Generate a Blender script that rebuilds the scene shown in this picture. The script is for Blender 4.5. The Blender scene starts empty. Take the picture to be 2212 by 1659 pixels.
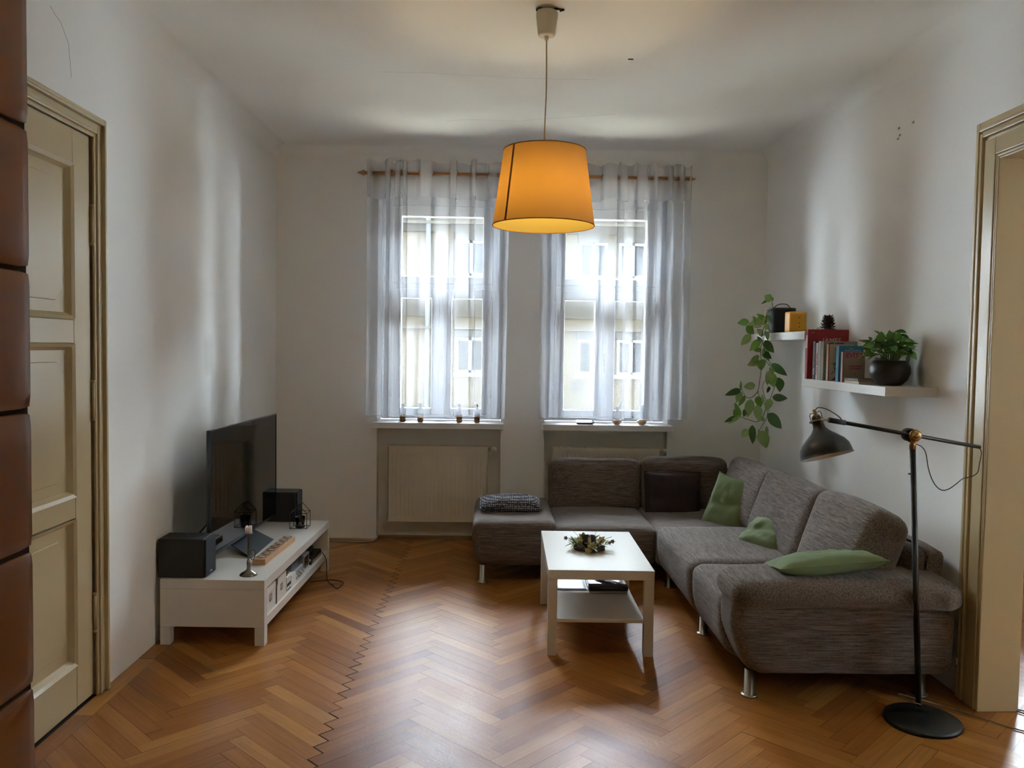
import bpy, math, random
from mathutils import Vector, Matrix, noise
PI = math.pi
random.seed(7)
sc = bpy.context.scene
col = sc.collection

# ------------------------------------------------------------------ camera
CAM_H, F_PX, PITCH, YAW, ROLL = 1.59, 1763.5, .0444, .0199, .0149
fw = Vector((math.sin(YAW)*math.cos(PITCH), math.cos(YAW)*math.cos(PITCH), -math.sin(PITCH)))
r0 = Vector((math.cos(YAW), -math.sin(YAW), 0)); u0 = r0.cross(fw)
rr = math.cos(ROLL)*r0 + math.sin(ROLL)*u0; uu = -math.sin(ROLL)*r0 + math.cos(ROLL)*u0
cam = bpy.data.cameras.new('camera'); cam_o = bpy.data.objects.new('camera', cam); col.objects.link(cam_o)
cam.sensor_fit = 'HORIZONTAL'; cam.sensor_width = 36; cam.lens = F_PX/2212*36; cam.clip_start = .02; cam.clip_end = 300
cam_o.matrix_world = Matrix.Translation((0, 0, CAM_H)) @ Matrix((rr, uu, -fw)).transposed().to_4x4()
sc.camera = cam_o
def at(px, py, Y):
    d = fw + rr*((px-1106)/F_PX) - uu*((py-829.5)/F_PX)
    t = Y/d.y
    return Vector((d.x*t, Y, CAM_H+d.z*t))

# ------------------------------------------------------------------ light
w = bpy.data.worlds.new('sky'); sc.world = w; w.use_nodes = True
wn = w.node_tree.nodes; wl = w.node_tree.links
bg = wn['Background']; bg.inputs[0].default_value = (.80, .90, 1.0, 1); bg.inputs[1].default_value = 26
sun = bpy.data.lights.new('sun', 'SUN'); sun.energy = 16; sun.color = (1, .95, .86); sun.angle = .01
sun_o = bpy.data.objects.new('sun', sun); col.objects.link(sun_o)
sun_o.rotation_euler = Vector((.12, .28, -.95)).to_track_quat('-Z', 'Y').to_euler()
sun_o.location = (0, -5, 12)
sc.view_settings.view_transform = 'Standard'; sc.view_settings.look = 'None'
sc.view_settings.gamma = 1; sc.view_settings.use_curve_mapping = False
sc.view_settings.exposure = 2.4
cy = sc.cycles
cy.use_denoising = True
cy.max_bounces = 14; cy.diffuse_bounces = 8; cy.glossy_bounces = 5; cy.transmission_bounces = 8; cy.transparent_max_bounces = 24
cy.caustics_reflective = False; cy.caustics_refractive = False
cy.sample_clamp_indirect = 4
def portal(name, x, y, z, sx, sz):
    l = bpy.data.lights.new(name, 'AREA'); l.shape = 'RECTANGLE'; l.size = sx; l.size_y = sz; l.cycles.is_portal = True
    o = bpy.data.objects.new(name, l); col.objects.link(o); o.location = (x, y, z); o.rotation_euler = (-PI/2, 0, 0)
portal('portal_window', -.4575, 7.04, 1.92, 1.0, 1.9)
portal('portal_window_right', .905, 7.04, 1.92, 1.0, 1.9)
portal('portal_side_room', 4.3, 6.0, 1.85, 1.0, 1.9)
portal('portal_fill_rear', .625, -2.56, 1.6, .45, 1.0)  # for the added fill window behind the camera
portal('portal_fill_side', 5.86, 1.6, 1.65, 1.2, .9)  # for the added fill window in the side room
bpy.data.objects['portal_fill_side'].rotation_euler = Vector((-1, 0, 0)).to_track_quat('-Z', 'Y').to_euler()
bpy.data.objects['portal_fill_rear'].rotation_euler = (PI/2, 0, 0)


# ------------------------------------------------------------------ materials
MATS = {}
def nd(nt, t, **kw):
    n = nt.nodes.new(t)
    for k, v in kw.items():
        if k.startswith('i_'): n.inputs[k[2:].replace('_', ' ')].default_value = v
        else: setattr(n, k, v)
    return n
def rgb(c):
    if isinstance(c, str):
        c = [int(c[i:i+2], 16)/255 for i in (0, 2, 4)]
        c = [x/12.92 if x <= .04045 else ((x+.055)/1.055)**2.4 for x in c]
    return (c[0], c[1], c[2], 1)
def mat(name, c, rough=.5, metal=0, bump=0, bscale=60, spec=.5, trans=0, coat=0, emit=0, var=0, vscale=3, sub=0):
    if name in MATS: return MATS[name]
    m = bpy.data.materials.new(name); m.use_nodes = True; nt = m.node_tree
    p = nt.nodes['Principled BSDF']; c = rgb(c)
    p.inputs['Base Color'].default_value = c; p.inputs['Roughness'].default_value = rough
    p.inputs['Metallic'].default_value = metal; p.inputs['Specular IOR Level'].default_value = spec
    p.inputs['Transmission Weight'].default_value = trans; p.inputs['Coat Weight'].default_value = coat
    p.inputs['Coat Roughness'].default_value = .1
    if sub: p.inputs['Subsurface Weight'].default_value = sub; p.inputs['Subsurface Scale'].default_value = .02
    if emit: p.inputs['Emission Color'].default_value = c; p.inputs['Emission Strength'].default_value = emit
    tc = nd(nt, 'ShaderNodeTexCoord')
    if var:
        nz = nd(nt, 'ShaderNodeTexNoise', i_Scale=vscale, i_Detail=4.); nt.links.new(tc.outputs['Object'], nz.inputs['Vector'])
        mr = nd(nt, 'ShaderNodeMapRange'); mr.inputs[3].default_value = 1-var; mr.inputs[4].default_value = 1+var
        nt.links.new(nz.outputs['Fac'], mr.inputs[0])
        mx = nd(nt, 'ShaderNodeVectorMath', operation='SCALE'); mx.inputs[0].default_value = c[:3]
        nt.links.new(mr.outputs[0], mx.inputs['Scale']); nt.links.new(mx.outputs[0], p.inputs['Base Color'])
    if bump:
        nz = nd(nt, 'ShaderNodeTexNoise', i_Scale=bscale, i_Detail=3.); nt.links.new(tc.outputs['Object'], nz.inputs['Vector'])
        bm = nd(nt, 'ShaderNodeBump', i_Strength=bump, i_Distance=.004); nt.links.new(nz.outputs['Fac'], bm.inputs['Height'])
        nt.links.new(bm.outputs[0], p.inputs['Normal'])
    MATS[name] = m; return m

def fabric(name, dark, light, streak, scale=1.0):
    """coarse two tone weave; threads long along the given object axis"""
    m = bpy.data.materials.new(name); m.use_nodes = True; nt = m.node_tree; L = nt.links.new
    p = nt.nodes['Principled BSDF']; p.inputs['Roughness'].default_value = .92; p.inputs['Specular IOR Level'].default_value = .2
    p.inputs['Sheen Weight'].default_value = .15
    tc = nd(nt, 'ShaderNodeTexCoord')
    def layer(s, det=2.):
        mp = nd(nt, 'ShaderNodeMapping'); mp.inputs['Scale'].default_value = s; L(tc.outputs['Object'], mp.inputs[0])
        n = nd(nt, 'ShaderNodeTexNoise', i_Scale=1., i_Detail=det, i_Roughness=.6); L(mp.outputs[0], n.inputs['Vector']); return n.outputs['Fac']
    lo, hi = 13*scale, 300*scale
    s1 = [hi]*3; s1['xyz'.index(streak)] = lo
    a = layer(s1); s2 = [60*scale]*3; s2['xyz'.index(streak)] = 330*scale
    b = layer(s2, 1.); c = layer((5, 5, 5))
    s4 = [110*scale]*3; s4['xyz'.index(streak)] = 5*scale
    d = layer(s4, 1.)
    ad = nd(nt, 'ShaderNodeMath', operation='MULTIPLY_ADD'); L(b, ad.inputs[0]); ad.inputs[1].default_value = .45; L(a, ad.inputs[2])
    ad2 = nd(nt, 'ShaderNodeMath', operation='MULTIPLY_ADD'); L(d, ad2.inputs[0]); ad2.inputs[1].default_value = .8; L(ad.outputs[0], ad2.inputs[2])
    ad3 = nd(nt, 'ShaderNodeMath', operation='MULTIPLY_ADD'); L(c, ad3.inputs[0]); ad3.inputs[1].default_value = .12; L(ad2.outputs[0], ad3.inputs[2])
    cr = nd(nt, 'ShaderNodeValToRGB'); L(ad3.outputs[0], cr.inputs[0])
    cr.color_ramp.elements[0].position = .0; cr.color_ramp.elements[0].color = rgb(dark)
    mr = nd(nt, 'ShaderNodeMapRange'); mr.inputs[1].default_value = .92; mr.inputs[2].default_value = 1.5; L(ad3.outputs[0], mr.inputs[0]); L(mr.outputs[0], cr.inputs[0])
    cr.color_ramp.elements[1].position = 1.; cr.color_ramp.elements[1].color = rgb(light)
    L(cr.outputs[0], p.inputs['Base Color'])
    bm = nd(nt, 'ShaderNodeBump', i_Strength=.5, i_Distance=.003); L(ad.outputs[0], bm.inputs['Height']); L(bm.outputs[0], p.inputs['Normal'])
    MATS[name] = m; return m

def glass_mat():
    m = bpy.data.materials.new('window_glass'); m.use_nodes = True; nt = m.node_tree; nt.nodes.clear(); L = nt.links.new
    o = nd(nt, 'ShaderNodeOutputMaterial'); t = nd(nt, 'ShaderNodeBsdfTransparent'); g = nd(nt, 'ShaderNodeBsdfGlossy'); g.inputs['Roughness'].default_value = .02
    t.inputs[0].default_value = (.93, .95, .95, 1)
    f = nd(nt, 'ShaderNodeFresnel', i_IOR=1.45); mx = nd(nt, 'ShaderNodeMixShader')
    L(f.outputs[0], mx.inputs[0]); L(t.outputs[0], mx.inputs[1]); L(g.outputs[0], mx.inputs[2]); L(mx.outputs[0], o.inputs[0])
    MATS['window_glass'] = m; return m
def sheer(name, c, clear, tl=.6):
    m = bpy.data.materials.new(name); m.use_nodes = True; nt = m.node_tree; nt.nodes.clear(); L = nt.links.new
    o = nd(nt, 'ShaderNodeOutputMaterial'); t = nd(nt, 'ShaderNodeBsdfTransparent'); a = nd(nt, 'ShaderNodeBsdfTranslucent'); d = nd(nt, 'ShaderNodeBsdfDiffuse')
    a.inputs[0].default_value = rgb(c); d.inputs[0].default_value = rgb(c)
    m1 = nd(nt, 'ShaderNodeMixShader'); m1.inputs[0].default_value = tl; L(d.outputs[0], m1.inputs[1]); L(a.outputs[0], m1.inputs[2])
    m2 = nd(nt, 'ShaderNodeMixShader'); L(m1.outputs[0], m2.inputs[1]); L(t.outputs[0], m2.inputs[2])
    if clear > 0:
        m2.inputs[0].default_value = clear
    else: m2.inputs[0].default_value = 0
    L(m2.outputs[0], o.inputs[0]); MATS[name] = m; return m

def wall_mat(name, c, patches=()):
    m = bpy.data.materials.new(name); m.use_nodes = True; nt = m.node_tree; L = nt.links.new
    p = nt.nodes['Principled BSDF']; p.inputs['Roughness'].default_value = .75; p.inputs['Specular IOR Level'].default_value = .3
    tc = nd(nt, 'ShaderNodeTexCoord'); n = nd(nt, 'ShaderNodeTexNoise', i_Scale=1.3, i_Detail=5.); L(tc.outputs['Object'], n.inputs['Vector'])
    mr = nd(nt, 'ShaderNodeMapRange'); mr.inputs[3].default_value = .955; mr.inputs[4].default_value = 1.03; L(n.outputs['Fac'], mr.inputs[0])
    mx = nd(nt, 'ShaderNodeVectorMath', operation='SCALE'); mx.inputs[0].default_value = rgb(c)[:3]; L(mr.outputs[0], mx.inputs['Scale'])
    L(mx.outputs[0], p.inputs['Base Color'])
    n2 = nd(nt, 'ShaderNodeTexNoise', i_Scale=4., i_Detail=6., i_Roughness=.6); L(tc.outputs['Object'], n2.inputs['Vector'])
    bm = nd(nt, 'ShaderNodeBump', i_Strength=.35, i_Distance=.012); L(n2.outputs['Fac'], bm.inputs['Height']); L(bm.outputs[0], p.inputs['Normal'])
    for yc, zc, hy, hz, amt in patches:      # old stains, each with a place and a shape of its own
        sx_ = nd(nt, 'ShaderNodeSeparateXYZ'); L(tc.outputs['Object'], sx_.inputs[0]); prev = None
        for k_, c_, h_ in ((1, yc, hy), (2, zc, hz)):
            a = nd(nt, 'ShaderNodeMath', operation='SUBTRACT'); L(sx_.outputs[k_], a.inputs[0]); a.inputs[1].default_value = c_
            w_ = nd(nt, 'ShaderNodeMath', operation='MULTIPLY_ADD'); L(n2.outputs['Fac'], w_.inputs[0]); w_.inputs[1].default_value = h_*.8; L(a.outputs[0], w_.inputs[2])
            b = nd(nt, 'ShaderNodeMath', operation='ABSOLUTE'); L(w_.outputs[0], b.inputs[0])
            q = nd(nt, 'ShaderNodeMapRange'); q.interpolation_type = 'SMOOTHSTEP'; q.inputs[1].default_value = h_*.6; q.inputs[2].default_value = h_*1.5; q.inputs[3].default_value = 1; q.inputs[4].default_value = 0; L(b.outputs[0], q.inputs[0])
            if prev is None: prev = q.outputs[0]
            else:
                t = nd(nt, 'ShaderNodeMath', operation='MULTIPLY'); L(prev, t.inputs[0]); L(q.outputs[0], t.inputs[1]); prev = t.outputs[0]
        t = nd(nt, 'ShaderNodeMapRange'); t.inputs[3].default_value = 1; t.inputs[4].default_value = 1-amt; L(prev, t.inputs[0])
        mu = nd(nt, 'ShaderNodeMath', operation='MULTIPLY'); L(mx.inputs['Scale'].links[0].from_socket, mu.inputs[0]); L(t.outputs[0], mu.inputs[1]); L(mu.outputs[0], mx.inputs['Scale'])
    MATS[name] = m; return m

def parquet_mat():
    m = bpy.data.materials.new('oak_parquet'); m.use_nodes = True; nt = m.node_tree; L = nt.links.new
    p = nt.nodes['Principled BSDF']
    uv = nd(nt, 'ShaderNodeUVMap'); uv.uv_map = 'UVMap'
    at_ = nd(nt, 'ShaderNodeAttribute'); at_.attribute_name = 'plank'
    # grain along u
    mp = nd(nt, 'ShaderNodeMapping'); mp.inputs['Scale'].default_value = (4, 90, 1); L(uv.outputs[0], mp.inputs[0])
    g = nd(nt, 'ShaderNodeTexNoise', i_Scale=1., i_Detail=6., i_Roughness=.65, i_Distortion=.6); L(mp.outputs[0], g.inputs['Vector'])
    mp2 = nd(nt, 'ShaderNodeMapping'); mp2.inputs['Scale'].default_value = (2.2, 16, 1); L(uv.outputs[0], mp2.inputs[0])
    g2 = nd(nt, 'ShaderNodeTexNoise', i_Scale=1., i_Detail=3.); L(mp2.outputs[0], g2.inputs['Vector'])
    cr = nd(nt, 'ShaderNodeValToRGB'); e = cr.color_ramp.elements
    e[0].position = 0; e[0].color = rgb('74421e'); e[1].position = 1; e[1].color = rgb('ab7840')
    for pos, cc in ((.10, '855226'), (.5, '925b28'), (.85, '9d6833')):
        x = e.new(pos); x.color = rgb(cc)
    L(at_.outputs['Fac'], cr.inputs[0])
    mr = nd(nt, 'ShaderNodeMapRange'); mr.inputs[1].default_value = .3; mr.inputs[2].default_value = .7; mr.inputs[3].default_value = .78; mr.inputs[4].default_value = 1.12; L(g.outputs['Fac'], mr.inputs[0])
    mr2 = nd(nt, 'ShaderNodeMapRange'); mr2.inputs[1].default_value = .3; mr2.inputs[2].default_value = .7; mr2.inputs[3].default_value = .88; mr2.inputs[4].default_value = 1.1; L(g2.outputs['Fac'], mr2.inputs[0])
    mu = nd(nt, 'ShaderNodeMath', operation='MULTIPLY'); L(mr.outputs[0], mu.inputs[0]); L(mr2.outputs[0], mu.inputs[1])
    sv = nd(nt, 'ShaderNodeVectorMath', operation='SCALE'); L(cr.outputs[0], sv.inputs[0]); L(mu.outputs[0], sv.inputs['Scale'])
    L(sv.outputs[0], p.inputs['Base Color'])
    tc = nd(nt, 'ShaderNodeTexCoord')
    wz = nd(nt, 'ShaderNodeTexNoise', i_Scale=2.5, i_Detail=5., i_Roughness=.7); L(tc.outputs['Object'], wz.inputs['Vector'])
    mr3 = nd(nt, 'ShaderNodeMapRange'); mr3.inputs[1].default_value = .15; mr3.inputs[2].default_value = .85; mr3.inputs[3].default_value = .25; mr3.inputs[4].default_value = .40; L(wz.outputs['Fac'], mr3.inputs[0])
    L(mr3.outputs[0], p.inputs['Roughness']); p.inputs['Specular IOR Level'].default_value = .17
    sc_ = nd(nt, 'ShaderNodeTexNoise', i_Scale=38., i_Detail=4., i_Roughness=.7, i_Distortion=1.2); L(tc.outputs['Object'], sc_.inputs['Vector'])
    ad = nd(nt, 'ShaderNodeMath', operation='MULTIPLY_ADD'); L(g.outputs['Fac'], ad.inputs[0]); ad.inputs[1].default_value = .5; L(sc_.outputs['Fac'], ad.inputs[2])
    bm = nd(nt, 'ShaderNodeBump', i_Strength=.22, i_Distance=.004); L(ad.outputs[0], bm.inputs['Height']); L(bm.outputs[0], p.inputs['Normal'])
    MATS['oak_parquet'] = m; return m

def dots_mat():
    m = bpy.data.materials.new('dotted_cloth'); m.use_nodes = True; nt = m.node_tree; L = nt.links.new
    p = nt.nodes['Principled BSDF']; p.inputs['Roughness'].default_value = .9
    tc = nd(nt, 'ShaderNodeTexCoord'); v = nd(nt, 'ShaderNodeTexVoronoi', i_Scale=75., i_Randomness=.25); L(tc.outputs['Object'], v.inputs['Vector'])
    cr = nd(nt, 'ShaderNodeValToRGB'); cr.color_ramp.interpolation = 'LINEAR'; e = cr.color_ramp.elements
    e[0].position = .28; e[0].color = rgb('b0aeb4'); e[1].position = .40; e[1].color = rgb('2c2b32')
    L(v.outputs['Distance'], cr.inputs[0]); L(cr.outputs[0], p.inputs['Base Color']); MATS['dotted_cloth'] = m; return m

WALL = wall_mat('wall_plaster', (.87, .875, .85)); CEIL = wall_mat('ceiling_plaster', (.87, .875, .845))
PARQ = parquet_mat(); GLASS = glass_mat(); SHEER = sheer('sheer_voile', (.50, .505, .535), .62, .66)
SX = fabric('sofa_weave_along_x', '3e332d', '796c63', 'x', 1.25); SY = fabric('sofa_weave_along_y', '42372f', '83766c', 'y', 1.25)
CREAM = mat('cream_gloss_paint', 'bba983', .22, bump=.12, bscale=25, var=.04)
WHITE = mat('white_lacquer', 'd9d6cf', .26, spec=.4); WHITEP = mat('white_window_paint', 'dcdee4', .35)
BLACK = mat('black_satin', '17181a', .45); RAD = mat('radiator_enamel', 'd2cabb', .35)
CHROME = mat('brushed_steel', 'a8a49d', .3, 1); BRASS = mat('aged_brass', '9a7a50', .35, 1)

# ------------------------------------------------------------------ mesh helpers
class M:
    def __init__(s): s.v = []; s.f = []; s.sm = []; s.mi = []
    def add(s, vs, fs, smooth=False, mi=0):
        n = len(s.v); s.v += [Vector(q) for q in vs]
        s.f += [tuple(i+n for i in f) for f in fs]; s.sm += [smooth]*len(fs); s.mi += [mi]*len(fs); return s
    def box(s, x0, x1, y0, y1, z0, z1, mi=0):
        vs = [(x, y, z) for z in (z0, z1) for y in (y0, y1) for x in (x0, x1)]
        return s.add(vs, [(0, 2, 3, 1), (4, 5, 7, 6), (0, 1, 5, 4), (2, 6, 7, 3), (0, 4, 6, 2), (1, 3, 7, 5)], False, mi)
    def lathe(s, prof, n=32, c=(0, 0, 0), mtx=None, cap=True, mi=0, smooth=True):
        vs = []; c = Vector(c)
        for r, z in prof:
            for i in range(n):
                a = 2*PI*i/n; q = Vector((r*math.cos(a), r*math.sin(a), z)); vs.append((mtx @ q if mtx else q)+c)
        fs = [(j*n+i, j*n+(i+1) % n, (j+1)*n+(i+1) % n, (j+1)*n+i) for j in range(len(prof)-1) for i in range(n)]
        s.add(vs, fs, smooth, mi)
        if cap:
            b = len(s.v)-len(vs)
            s.f.append(tuple(b+i for i in reversed(range(n)))); s.sm.append(False); s.mi.append(mi)
            s.f.append(tuple(b+(len(prof)-1)*n+i for i in range(n))); s.sm.append(False); s.mi.append(mi)
        return s
    def cyl(s, a, b, r, r2=None, n=20, mi=0):
        a = Vector(a); b = Vector(b); d = b-a; q = d.to_track_quat('Z', 'Y').to_matrix()
        return s.lathe([(r, 0), (r if r2 is None else r2, d.length)], n, a, q, mi=mi)
    def tube(s, pts, r, n=8, mi=0, closed=False, taper=1):
        pts = [Vector(p) for p in pts]; vs = []; N = len(pts); up = Vector((0, 0, 1)); prev = None
        for k, p in enumerate(pts):
            a = pts[(k-1) % N] if (closed or k) else p; b = pts[(k+1) % N] if (closed or k < N-1) else p
            t = (b-a).normalized()
            if prev is None: prev = t.orthogonal().normalized()
            x = (prev - t*prev.dot(t)); x = x.normalized() if x.length > 1e-6 else t.orthogonal().normalized(); prev = x; y = t.cross(x)
            rk = r*(1+(taper-1)*k/max(1, N-1))
            vs += [p + x*rk*math.cos(2*PI*i/n) + y*rk*math.sin(2*PI*i/n) for i in range(n)]
        K = N if closed else N-1
        fs = [(k*n+i, k*n+(i+1) % n, ((k+1) % N)*n+(i+1) % n, ((k+1) % N)*n+i) for k in range(K) for i in range(n)]
        if not closed: fs += [tuple(reversed(range(n))), tuple((N-1)*n+i for i in range(n))]
        return s.add(vs, fs, True, mi)
    def prism(s, poly, axis, a, b, mi=0):
        """poly: 2D points in the plane of the two other axes (in xyz order), extruded along axis from a to b"""
        def P(q, t):
            l = list(q); l.insert('xyz'.index(axis), t); return l
        n = len(poly); vs = [P(q, a) for q in poly]+[P(q, b) for q in poly]
        return s.add(vs, [tuple(range(n)), tuple(range(2*n-1, n-1, -1))]+[(i, i+n, (i+1) % n+n, (i+1) % n) for i in range(n)], False, mi)
    def soft(s, x0, x1, y0, y1, z0, z1, r=.05, bulge=(0, 0, 0), n=10, fn=None, mtx=None, mi=0):
        h = Vector((x1-x0, y1-y0, z1-z0))/2; c = Vector((x0+x1, y0+y1, z0+z1))/2; r = min(r, h.x, h.y, h.z)
        key = {}; vs = []; fs = []
        def idx(p):
            k = tuple(round(q, 5) for q in p)
            if k not in key: key[k] = len(vs); vs.append(p)
            return key[k]
        def warp(t): return math.copysign(abs(t)**.8 if abs(t) < 1 else 1, t)
        for ax in range(3):
            for sg in (-1, 1):
                g = []
                for i in range(n+1):
                    row = []
                    for j in range(n+1):
                        p = [0, 0, 0]; p[ax] = sg; p[(ax+1) % 3] = warp(2*i/n-1); p[(ax+2) % 3] = warp(2*j/n-1); row.append(idx(tuple(p)))
                    g.append(row)
                for i in range(n):
                    for j in range(n):
                        q = (g[i][j], g[i+1][j], g[i+1][j+1], g[i][j+1]); fs.append(q if sg > 0 else q[::-1])
        out = []
        for p in vs:
            P = Vector((p[0]*h.x, p[1]*h.y, p[2]*h.z))
            q = Vector([max(-h[k]+r, min(h[k]-r, P[k])) for k in range(3)]); d = P-q
            if d.length > 1e-9: P = q+d.normalized()*r
            P += Vector([bulge[k]*p[k]*(1-min(1, abs(p[(k+1) % 3]))**2)*(1-min(1, abs(p[(k+2) % 3]))**2) for k in range(3)])
            if fn: P = Vector(fn(P, p))
            if mtx: P = mtx @ P
            out.append(P+c)
        return s.add(out, fs, True, mi)
def catmull(pts, k=8, closed=False):
    pts = [Vector(p) for p in pts]; N = len(pts); out = []
    for i in range(N if closed else N-1):
        p0 = pts[(i-1) % N] if closed or i else pts[0]; p1 = pts[i]; p2 = pts[(i+1) % N]; p3 = pts[(i+2) % N] if closed or i+2 < N else pts[-1]
        for j in range(k):
            t = j/k; out.append(.5*((2*p1)+(p2-p0)*t+(2*p0-5*p1+4*p2-p3)*t*t+(3*p1-p0-3*p2+p3)*t**3))
    if not closed: out.append(pts[-1])
    return out
WPOS = {}      # world place of each root, so parts can be modelled in room coordinates
def link(name, m, mats, parent=None, bevel=0, kind=None):
    me = bpy.data.meshes.new(name); off = WPOS[parent.name] if parent else Vector((0, 0, 0))
    me.from_pydata([v-off for v in m.v], [], m.f)
    me.polygons.foreach_set('use_smooth', m.sm); me.polygons.foreach_set('material_index', m.mi)
    for q in (mats if isinstance(mats, (list, tuple)) else [mats]): me.materials.append(q)
    me.update(); o = bpy.data.objects.new(name, me); col.objects.link(o)
    if parent: o.parent = parent
    WPOS[o.name] = off
    if bevel:
        b = o.modifiers.new('bevel', 'BEVEL'); b.width = bevel; b.segments = 2; b.limit_method = 'ANGLE'; b.harden_normals = False
    if kind: o['kind'] = kind
    return o
def thing(name, label, cat, loc=(0, 0, 0), group=None):
    o = bpy.data.objects.new(name, None); col.objects.link(o); o.location = loc; o.empty_display_size = .05
    o['label'] = label; o['category'] = cat
    if group: o['group'] = group
    WPOS[o.name] = Vector(loc); return o
def tag(o, label, cat, group=None):
    o['label'] = label; o['category'] = cat
    if group: o['group'] = group
    return o
def single(name, m, mats, label, cat, group=None, bevel=0):
    """a thing that is one mesh, its origin at its base"""
    zs = min(v.z for v in m.v); cx = sum(v.x for v in m.v)/len(m.v); cy_ = sum(v.y for v in m.v)/len(m.v); c = Vector((cx, cy_, zs))
    m.v = [v-c for v in m.v]; o = link(name, m, mats, bevel=bevel); o.location = c; return tag(o, label, cat, group)
def structure(name, m, mats, parent=None, bevel=0): return link(name, m, mats, parent, bevel, None if parent else 'structure')
def sroot(name, loc=(0, 0, 0)):
    o = bpy.data.objects.new(name, None); col.objects.link(o); o.location = loc; o['kind'] = 'structure'; WPOS[o.name] = Vector(loc); return o
def copy_thing(root, loc, rot=(0, 0, 0), label=None, group=None):
    r = root.copy(); col.objects.link(r); r.location = loc; r.rotation_euler = rot
    if label: r['label'] = label
    if group: r['group'] = group
    for ch in list(root.children):
        c = ch.copy(); col.objects.link(c); c.parent = r
        for g in list(ch.children):
            d = g.copy(); col.objects.link(d); d.parent = c
    return r
def text_mesh(txt, size, mtx, off=.0006, bold=.0, sx=1):
    cu = bpy.data.curves.new('t', 'FONT'); cu.body = txt; cu.size = size; cu.align_x = 'CENTER'; cu.offset = bold; cu.extrude = off
    cu.resolution_u = 3
    o = bpy.data.objects.new('t', cu); col.objects.link(o); dg = bpy.context.evaluated_depsgraph_get(); me = bpy.data.meshes.new_from_object(o.evaluated_get(dg))
    m = M(); m.add([mtx @ Vector((v.co.x*sx, v.co.y, v.co.z)) for v in me.vertices], [tuple(p.vertices) for p in me.polygons])
    bpy.data.objects.remove(o); bpy.data.curves.remove(cu); bpy.data.meshes.remove(me); return m
FACE_CAM = Matrix(((1, 0, 0), (0, 0, -1), (0, 1, 0))).to_4x4()       # text on a face whose normal is -y
def on_front(x, y, z): return Matrix.Translation((x, y, z)) @ FACE_CAM

# ------------------------------------------------------------------ room shell
XL, XR, YB, CZ = -1.78, 2.18, 6.63, 3.17
YR = -2.4
W1 = (-.96, .045); W2 = (.402, 1.407); WZ0, WZ1 = .93, 2.87; WT = .42
m = M()   # window wall
for a, b in ((XL-.2, W1[0]), (W1[1], W2[0]), (W2[1], XR)): m.box(a, b, YB, YB+WT, -.1, CZ+.1)
for a, b in (W1, W2):
    m.box(a, b, YB, YB+WT, WZ1, CZ+.1); m.box(a, b, YB+.12, YB+WT, -.1, WZ0)
structure('wall_back', m, WALL)
m = M()   # left wall with door opening and the stove alcove side
DL0, DL1, DLZ = 2.66, 3.66, 2.50
m.box(XL-.2, XL, YR-.2, DL0, -.1, CZ+.1); m.box(XL-.2, XL, DL1, YB, -.1, CZ+.1); m.box(XL-.2, XL, DL0, DL1, DLZ, CZ+.1); m.box(XL-.2, XL-.09, DL0, DL1, -.1, DLZ)
structure('wall_left', m, wall_mat('wall_plaster_stained', (.87, .875, .85), ((5.12, 1.56, .07, .11, .13), (5.2, 1.33, .05, .14, .10))))
m = M()   # right wall with doorway
DR0, DR1, DRZ = 2.35, 3.54, 2.45; RT = .15
m.box(XR, XR+RT, YR, DR0, -.1, CZ+.1); m.box(XR, XR+RT, DR1, YB+WT, -.1, CZ+.1); m.box(XR, XR+RT, DR0, DR1, DRZ, CZ+.1)
structure('wall_right', m, WALL)
m = M()
RW = (.4, .85, 1.1, 2.1)  # opening of the added rear fill window
m.box(XL-.2, RW[0], YR-.2, YR, -.1, CZ+.1); m.box(RW[1], XR+RT, YR-.2, YR, -.1, CZ+.1); m.box(RW[0], RW[1], YR-.2, YR, -.1, RW[2]); m.box(RW[0], RW[1], YR-.2, YR, RW[3], CZ+.1)
structure('wall_rear', m, mat('rear_wall_paint', (.54, .42, .25), .8))
m = M()   # ceiling with rounded coves
m.box(XL-.2, 5.8, YR-.2, YB+WT, CZ, CZ+.15)
R = .10; K = 8
def cove(p0, p1, nx, ny):
    vs = []; fs = []
    for p in (p0, p1):
        for k in range(K+1):
            a = PI/2*k/K; vs.append((p[0]+nx*(R-R*math.cos(a)), p[1]+ny*(R-R*math.cos(a)), CZ-R+R*math.sin(a)))
    for k in range(K): fs.append((k, k+1, K+2+k, K+1+k))
    m.add(vs, fs, True)
cove((XL, YR), (XL, YB), 1, 0); cove((XR, YB), (XR, YR), -1, 0); cove((XL, YB), (XR, YB), 0, -1)
structure('ceiling', m, CEIL)

# the side room beyond the doorway
m = M()
HB = 5.7
m.box(XR+RT, 3.8, HB, HB+.3, -.1, CZ+.1); m.box(4.8, 5.8, HB, HB+.3, -.1, CZ+.1); m.box(3.8, 4.8, HB, HB+.3, -.1, .85); m.box(3.8, 4.8, HB, HB+.3, 2.85, CZ+.1)
structure('wall_side_room_back', m, WALL)
m = M().box(5.6, 5.8, 0, 1.0, -.1, CZ+.1).box(5.6, 5.8, 2.2, HB, -.1, CZ+.1).box(5.6, 5.8, 1.0, 2.2, -.1, 1.2).box(5.6, 5.8, 1.0, 2.2, 2.1, CZ+.1); structure('wall_side_room_far', m, WALL)  # opening here is for the added side fill window
m = M().box(XR+RT, 5.8, -.2, 0, -.1, CZ+.1); structure('wall_side_room_front', m, WALL)
m = M().box(XR+RT, 3.8, HB-.018, HB, 0, .09); structure('baseboard_side_room', m, mat('dark_skirting', '4a3524', .4), bevel=.004)

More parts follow.
